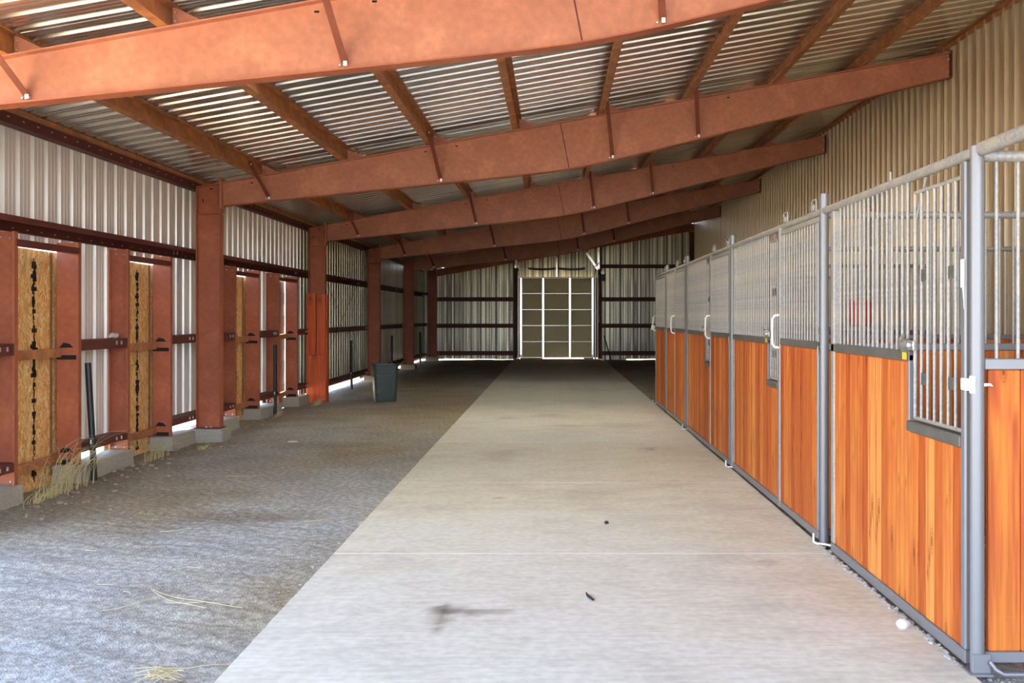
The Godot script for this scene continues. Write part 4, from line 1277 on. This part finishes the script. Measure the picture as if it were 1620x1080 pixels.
func pail(o: Node3D) -> void:
	var b := MB.new()
	lathe(b, [Vector2(0.0, 0.0), Vector2(0.105, 0.0), Vector2(0.11, 0.01), Vector2(0.14, 0.25), Vector2(0.148, 0.255), Vector2(0.146, 0.27), Vector2(0.134, 0.262), Vector2(0.105, 0.015), Vector2(0.0, 0.015)])
	put("body", b, M.red_plastic, o)
	b = MB.new()
	var arc := []
	for i in 13:
		var a := PI * i / 12
		arc.append(Vector3(0.14 * cos(a), 0.255 + 0.15 * sin(a), 0))
	b.tube(arc, 0.004, 6)
	put("handle", b, M.galv, o)

# ---------------------------------------------------------------- loose things
func rounded(w: float, l: float, r: float, k := 5) -> PackedVector2Array:
	var out := PackedVector2Array()
	for q in [[1, 1, 0.0], [-1, 1, PI / 2], [-1, -1, PI], [1, -1, PI * 1.5]]:
		for i in k + 1:
			var a: float = q[2] + PI / 2 * i / k
			out.push_back(Vector2(q[0] * (w - r) + r * cos(a), q[1] * (l - r) + r * sin(a)))
	return out

func loft(b: MB, rings: Array) -> void:
	for i in rings.size() - 1:
		var p: Array = rings[i]
		var q: Array = rings[i + 1]
		for k in p.size():
			var n := (k + 1) % p.size()
			b.quad(p[k], q[k], q[n], p[n])

func loose() -> void:
	# the bin: square, rounded corners, rolled rim, moulded band, foot scuffs
	var o := base("trash_bin", Vector3(-3.27, -0.045, -20.85), 0.28)
	tag(o, "dark green square plastic trash bin standing open on the dirt floor", "bin")
	var ring := func(s: float, y: float, extra := 0.0) -> Array:
		var out := []
		for p in rounded(0.20 * s + extra, 0.19 * s + extra, 0.055 * s): out.append(Vector3(p.x, y, -p.y))
		return out
	var b := MB.new()
	var rings := []
	for q in [[0.02, 0.0], [0.98, 0.0], [1.0, 0.02], [1.02, 0.06], [1.13, 0.48], [1.16, 0.485], [1.165, 0.53], [1.14, 0.535], [1.20, 0.70], [1.23, 0.705], [1.235, 0.735], [1.20, 0.74], [1.17, 0.735], [1.0, 0.05], [0.02, 0.04]]:
		rings.append(ring.call(q[0], q[1]))
	loft(b, rings)
	put("body", b, M.bin, o)
	bx("foot_grip", Vector3(-0.19, 0.17, 0.19), Vector3(-0.12, 0.23, 0.21), M.bin, o, 0.01)
	bx("corner_rib", Vector3(0.10, 0.06, 0.19), Vector3(0.125, 0.47, 0.213), M.bin, o, 0.008)
	bx("side_handle", Vector3(0.22, 0.60, -0.09), Vector3(0.275, 0.64, 0.09), M.bin, o, 0.012)
	# pale stone by the stall foot, flat chip on the dirt
	stone("white_stone", Vector3(1.80, 0.0, -5.53), Vector3(0.032, 0.026, 0.03), M.stone_white, "white stone on the slab edge below the nearest stall front", 3)
	stone("white_chip", Vector3(-3.40, -0.035, -14.0), Vector3(0.07, 0.012, 0.03), M.stone_white, "flat white chip lying on the dirt floor", 7)
	stone("dark_pebble", Vector3(0.41, 0.0, -8.31), Vector3(0.018, 0.014, 0.02), M.poly_pipe, "small dark pebble on the concrete aisle", 9)
	# a dark twig on the concrete
	var t := MB.new()
	t.tube([Vector3(0, 0.008, 0), Vector3(-0.03, 0.01, -0.09), Vector3(-0.035, 0.007, -0.16)], [0.006, 0.007, 0.004], 6)
	tag(put("twig", t, M.tar, self, Vector3(0.225, 0.0, -6.05)), "short dark twig on the concrete aisle", "twig")
	# gravel strewn over the dirt
	rng.seed = 404
	var na := noise(71, 0.5, 3); var nb := noise(72, 3.0, 3); var nr := noise(73, 1.0, 3)
	var g := MB.new()
	for i in 520:
		var d := 4.0 + 10.0 * pow(rng.randf(), 1.5)
		var x := rng.randf_range(-4.6, -1.52)
		if i % 3 == 0: x = -1.52 - 0.5 * rng.randf() * rng.randf()
		var r := 0.003 + 0.009 * pow(rng.randf(), 5.0)
		lump(g, Vector3(x, ground_y(x, d, na, nb, nr) + r * 0.3, -d), Vector3(r * rng.randf_range(0.8, 1.6), r * 0.7, r * rng.randf_range(0.8, 1.4)), rng.randf() * TAU)
	for i in 160:
		var d := 4.9 + 2.6 * rng.randf()
		var x := 1.845 + rng.randf() * 0.04
		var r := 0.005 + 0.012 * pow(rng.randf(), 2.0)
		lump(g, Vector3(x, r * 0.3 - 0.002, -d), Vector3(r, r * 0.7, r * 1.2), rng.randf() * TAU)
	for i in 300:
		var d := 4.2 + 0.65 * rng.randf()
		var x := 1.95 + rng.randf() * 0.6
		var r := 0.005 + 0.010 * pow(rng.randf(), 2.0)
		lump(g, Vector3(x, ground_y(x, d, na, nb, nr) + r * 0.3, -d), Vector3(r, r * 0.7, r * 1.2), rng.randf() * TAU)
	tag(put("gravel", g, M.stone), "pale gravel bits scattered over the dirt floor", "gravel", "", "stuff")
	# clods along the left wall
	var cl := MB.new()
	for i in 260:
		var d := 8.6 + 9.0 * rng.randf()
		var x := -4.72 + 0.75 * pow(rng.randf(), 2.0)
		var r := 0.008 + 0.022 * pow(rng.randf(), 3.0)
		lump(cl, Vector3(x, ground_y(x, d, na, nb, nr) + r * 0.2, -d), Vector3(r * 1.2, r * 0.7, r), rng.randf() * TAU)
	tag(put("clods", cl, M.clod_shaded_pier), "loose dirt clods along the foot of the left wall", "clods", "", "stuff")
	# straw
	var sw := MB.new()
	straw(sw, Vector3(-2.40, 0, -6.42), Vector3(-1.95, 0, -6.02), 0.06)
	straw(sw, Vector3(-2.38, 0, -6.40), Vector3(-1.75, 0, -6.05), 0.07)
	straw(sw, Vector3(-2.2, 0, -6.1), Vector3(-1.9, 0, -6.14), 0.02)
	straw(sw, Vector3(-2.5, 0, -5.95), Vector3(-2.3, 0, -6.2), 0.02)
	straw(sw, Vector3(-1.95, 0, -5.0), Vector3(-1.5, 0, -5.12), 0.04)
	straw(sw, Vector3(-3.0, 0, -8.2), Vector3(-2.8, 0, -8.3), 0.03)
	straw(sw, Vector3(-3.35, 0, -11.0), Vector3(-3.0, 0, -11.05), 0.03)
	straw(sw, Vector3(-2.0, 0, -8.6), Vector3(-1.8, 0, -8.75), 0.03)
	for i in 12:
		var x := rng.randf_range(-4.2, -1.7); var d := rng.randf_range(4.6, 11.0); var a := rng.randf() * TAU
		straw(sw, Vector3(x, 0, -d), Vector3(x + 0.09 * cos(a), 0, -d + 0.09 * sin(a)), 0.01)
	tag(put("straw_wisps", sw, M.straw), "loose straw wisps strewn over the dirt floor", "straw", "", "stuff")
	sw = MB.new()
	for i in 46:
		var a := rng.randf() * TAU
		var c := Vector3(-1.765 + rng.randfn(0, 0.035), 0.0, -4.83 + rng.randfn(0, 0.03))
		var l := rng.randf_range(0.05, 0.13)
		var y := -0.03 + rng.randf() * 0.03
		sw.tube([c + Vector3(-l / 2 * cos(a), y, -l / 2 * sin(a)), c + Vector3(0, y + 0.015, 0), c + Vector3(l / 2 * cos(a), y + rng.randf_range(-0.01, 0.03), l / 2 * sin(a))], 0.0018, 4)
	tag(put("straw_clump", sw, M.straw), "pale straw clump on the dirt near the camera", "straw", "", "stuff")
	# grass growing at the foot of the wall
	tuft(Vector3(-4.66, -0.07, -10.25), 60, 0.8, "yellow-green grass tuft growing at the nearest boarded opening")
	tuft(Vector3(-4.62, -0.07, -9.75), 60, 0.22, "short grass tuft at the foot of the nearest opening's near jamb")
	tuft(Vector3(-4.66, -0.07, -12.55), 46, 0.36, "thin dry grass tuft at the second boarded opening")
	tuft(Vector3(-4.40, -0.07, -13.5), 30, 0.10, "low dry weeds in the dirt before the second column")
	tuft(Vector3(-4.45, -0.07, -20.2), 70, 0.2, "dry weeds at the foot of the orange-clad column")
	tuft(Vector3(-4.62, -0.07, -18.0), 40, 0.14, "short weeds around the black pipe past the second column")

func stone(called: String, at: Vector3, r: Vector3, m: Material, label: String, s: int) -> void:
	rng.seed = s
	var b := MB.new()
	lump(b, Vector3(0, r.y * 0.75, 0), r, 0.5 * s, 8, 12)
	tag(put(called, b, m, self, at), label, "stone")

func lump(b: MB, at: Vector3, r: Vector3, turn: float, la := 3, lo := 6) -> void:
	var rings := []
	var w := []
	for k in lo: w.append(rng.randf_range(0.8, 1.2))
	for i in la + 1:
		var t := PI * i / la
		var ring := []
		for k in lo:
			var a := TAU * k / lo + turn
			var s := maxf(sin(t), 0.05)
			ring.append(at + Vector3(r.x * s * cos(a) * w[k], r.y * cos(t), r.z * s * sin(a) * w[k]))
		rings.append(ring)
	loft(b, rings)

func straw(b: MB, p: Vector3, q: Vector3, bow: float) -> void:
	var na := noise(71, 0.5, 3); var nb := noise(72, 3.0, 3); var nr := noise(73, 1.0, 3)
	var pts := []
	var side := (q - p).cross(Vector3.UP).normalized()
	for i in 9:
		var t := i / 8.0
		var c := p.lerp(q, t) + side * bow * sin(PI * t)
		c.y = ground_y(c.x, -c.z, na, nb, nr) + 0.006
		pts.append(c)
	b.tube(pts, 0.0022, 5)

func tuft(at: Vector3, n: int, h: float, label: String) -> void:
	rng.seed = int(absf(at.z) * 100)
	var b := MB.new()
	for i in n:
		var a := rng.randf() * TAU
		var c := Vector3(rng.randfn(0, 0.03), 0, rng.randfn(0, 0.17)) * (0.6 + h)
		var l := h * rng.randf_range(0.5, 1.15)
		var lean := rng.randf_range(0.25, 1.1) * l
		var dir := Vector3(absf(cos(a)), 0, sin(a))
		var pts := []
		var rad := []
		for k in 6:
			var t := k / 5.0
			pts.append(c + dir * lean * t * t + Vector3(0, l * (t - 0.42 * t * t * t), 0))
			rad.append(0.0024 * (1.0 - t) + 0.0006)
		b.tube(pts, rad, 4, false)
	tag(put("grass_tuft", b, M.grass, self, at), label, "grass", "", "stuff")

# ----------------------------------------------------------------
func _ready() -> void:
	rng.seed = 20
	# camera: level, lens shifted so that uprights stay upright
	var cam := Camera3D.new()
	cam.name = "camera"
	add_child(cam)
	cam.position = Vector3(0, 1.6, 0)
	cam.near = 0.1
	cam.far = 400.0
	cam.projection = Camera3D.PROJECTION_FRUSTUM
	cam.size = 0.1 * 1080.0 / 1700.0
	cam.frustum_offset = Vector2(-65.5, -39.0) / 1700.0 * 0.1
	cam.current = true
	# sky and sun
	var we := WorldEnvironment.new()
	we.name = "environment"
	var env := Environment.new()
	env.background_mode = Environment.BG_SKY
	var sky := Sky.new()
	var ps := ProceduralSkyMaterial.new()
	ps.sky_top_color = Color8(128, 160, 208)
	ps.sky_horizon_color = Color8(214, 221, 230)
	ps.ground_horizon_color = Color8(190, 184, 170)
	ps.ground_bottom_color = Color8(150, 140, 120)
	ps.sun_angle_max = 6.0
	ps.energy_multiplier = 1.15
	sky.sky_material = ps
	env.sky = sky
	env.ambient_light_source = Environment.AMBIENT_SOURCE_SKY
	env.tonemap_mode = Environment.TONE_MAPPER_LINEAR
	env.tonemap_exposure = 12.2
	env.sdfgi_enabled = true
	env.ssao_enabled = true
	env.ssil_enabled = true
	we.environment = env
	add_child(we)
	var sun := DirectionalLight3D.new()
	sun.name = "sun"
	sun.light_color = Color(1.0, 0.93, 0.80)
	sun.light_energy = 1.6
	sun.light_angular_distance = 0.6
	sun.shadow_enabled = true
	add_child(sun)
	sun.look_at_from_position(Vector3.ZERO, Vector3(0.08, -0.78, 0.62))

	materials()
	shell()
	floors()
	for k in 6:
		column(k)
		rafter(k)
	purlins()
	left_side()
	end_wall()
	stalls()
	loose()
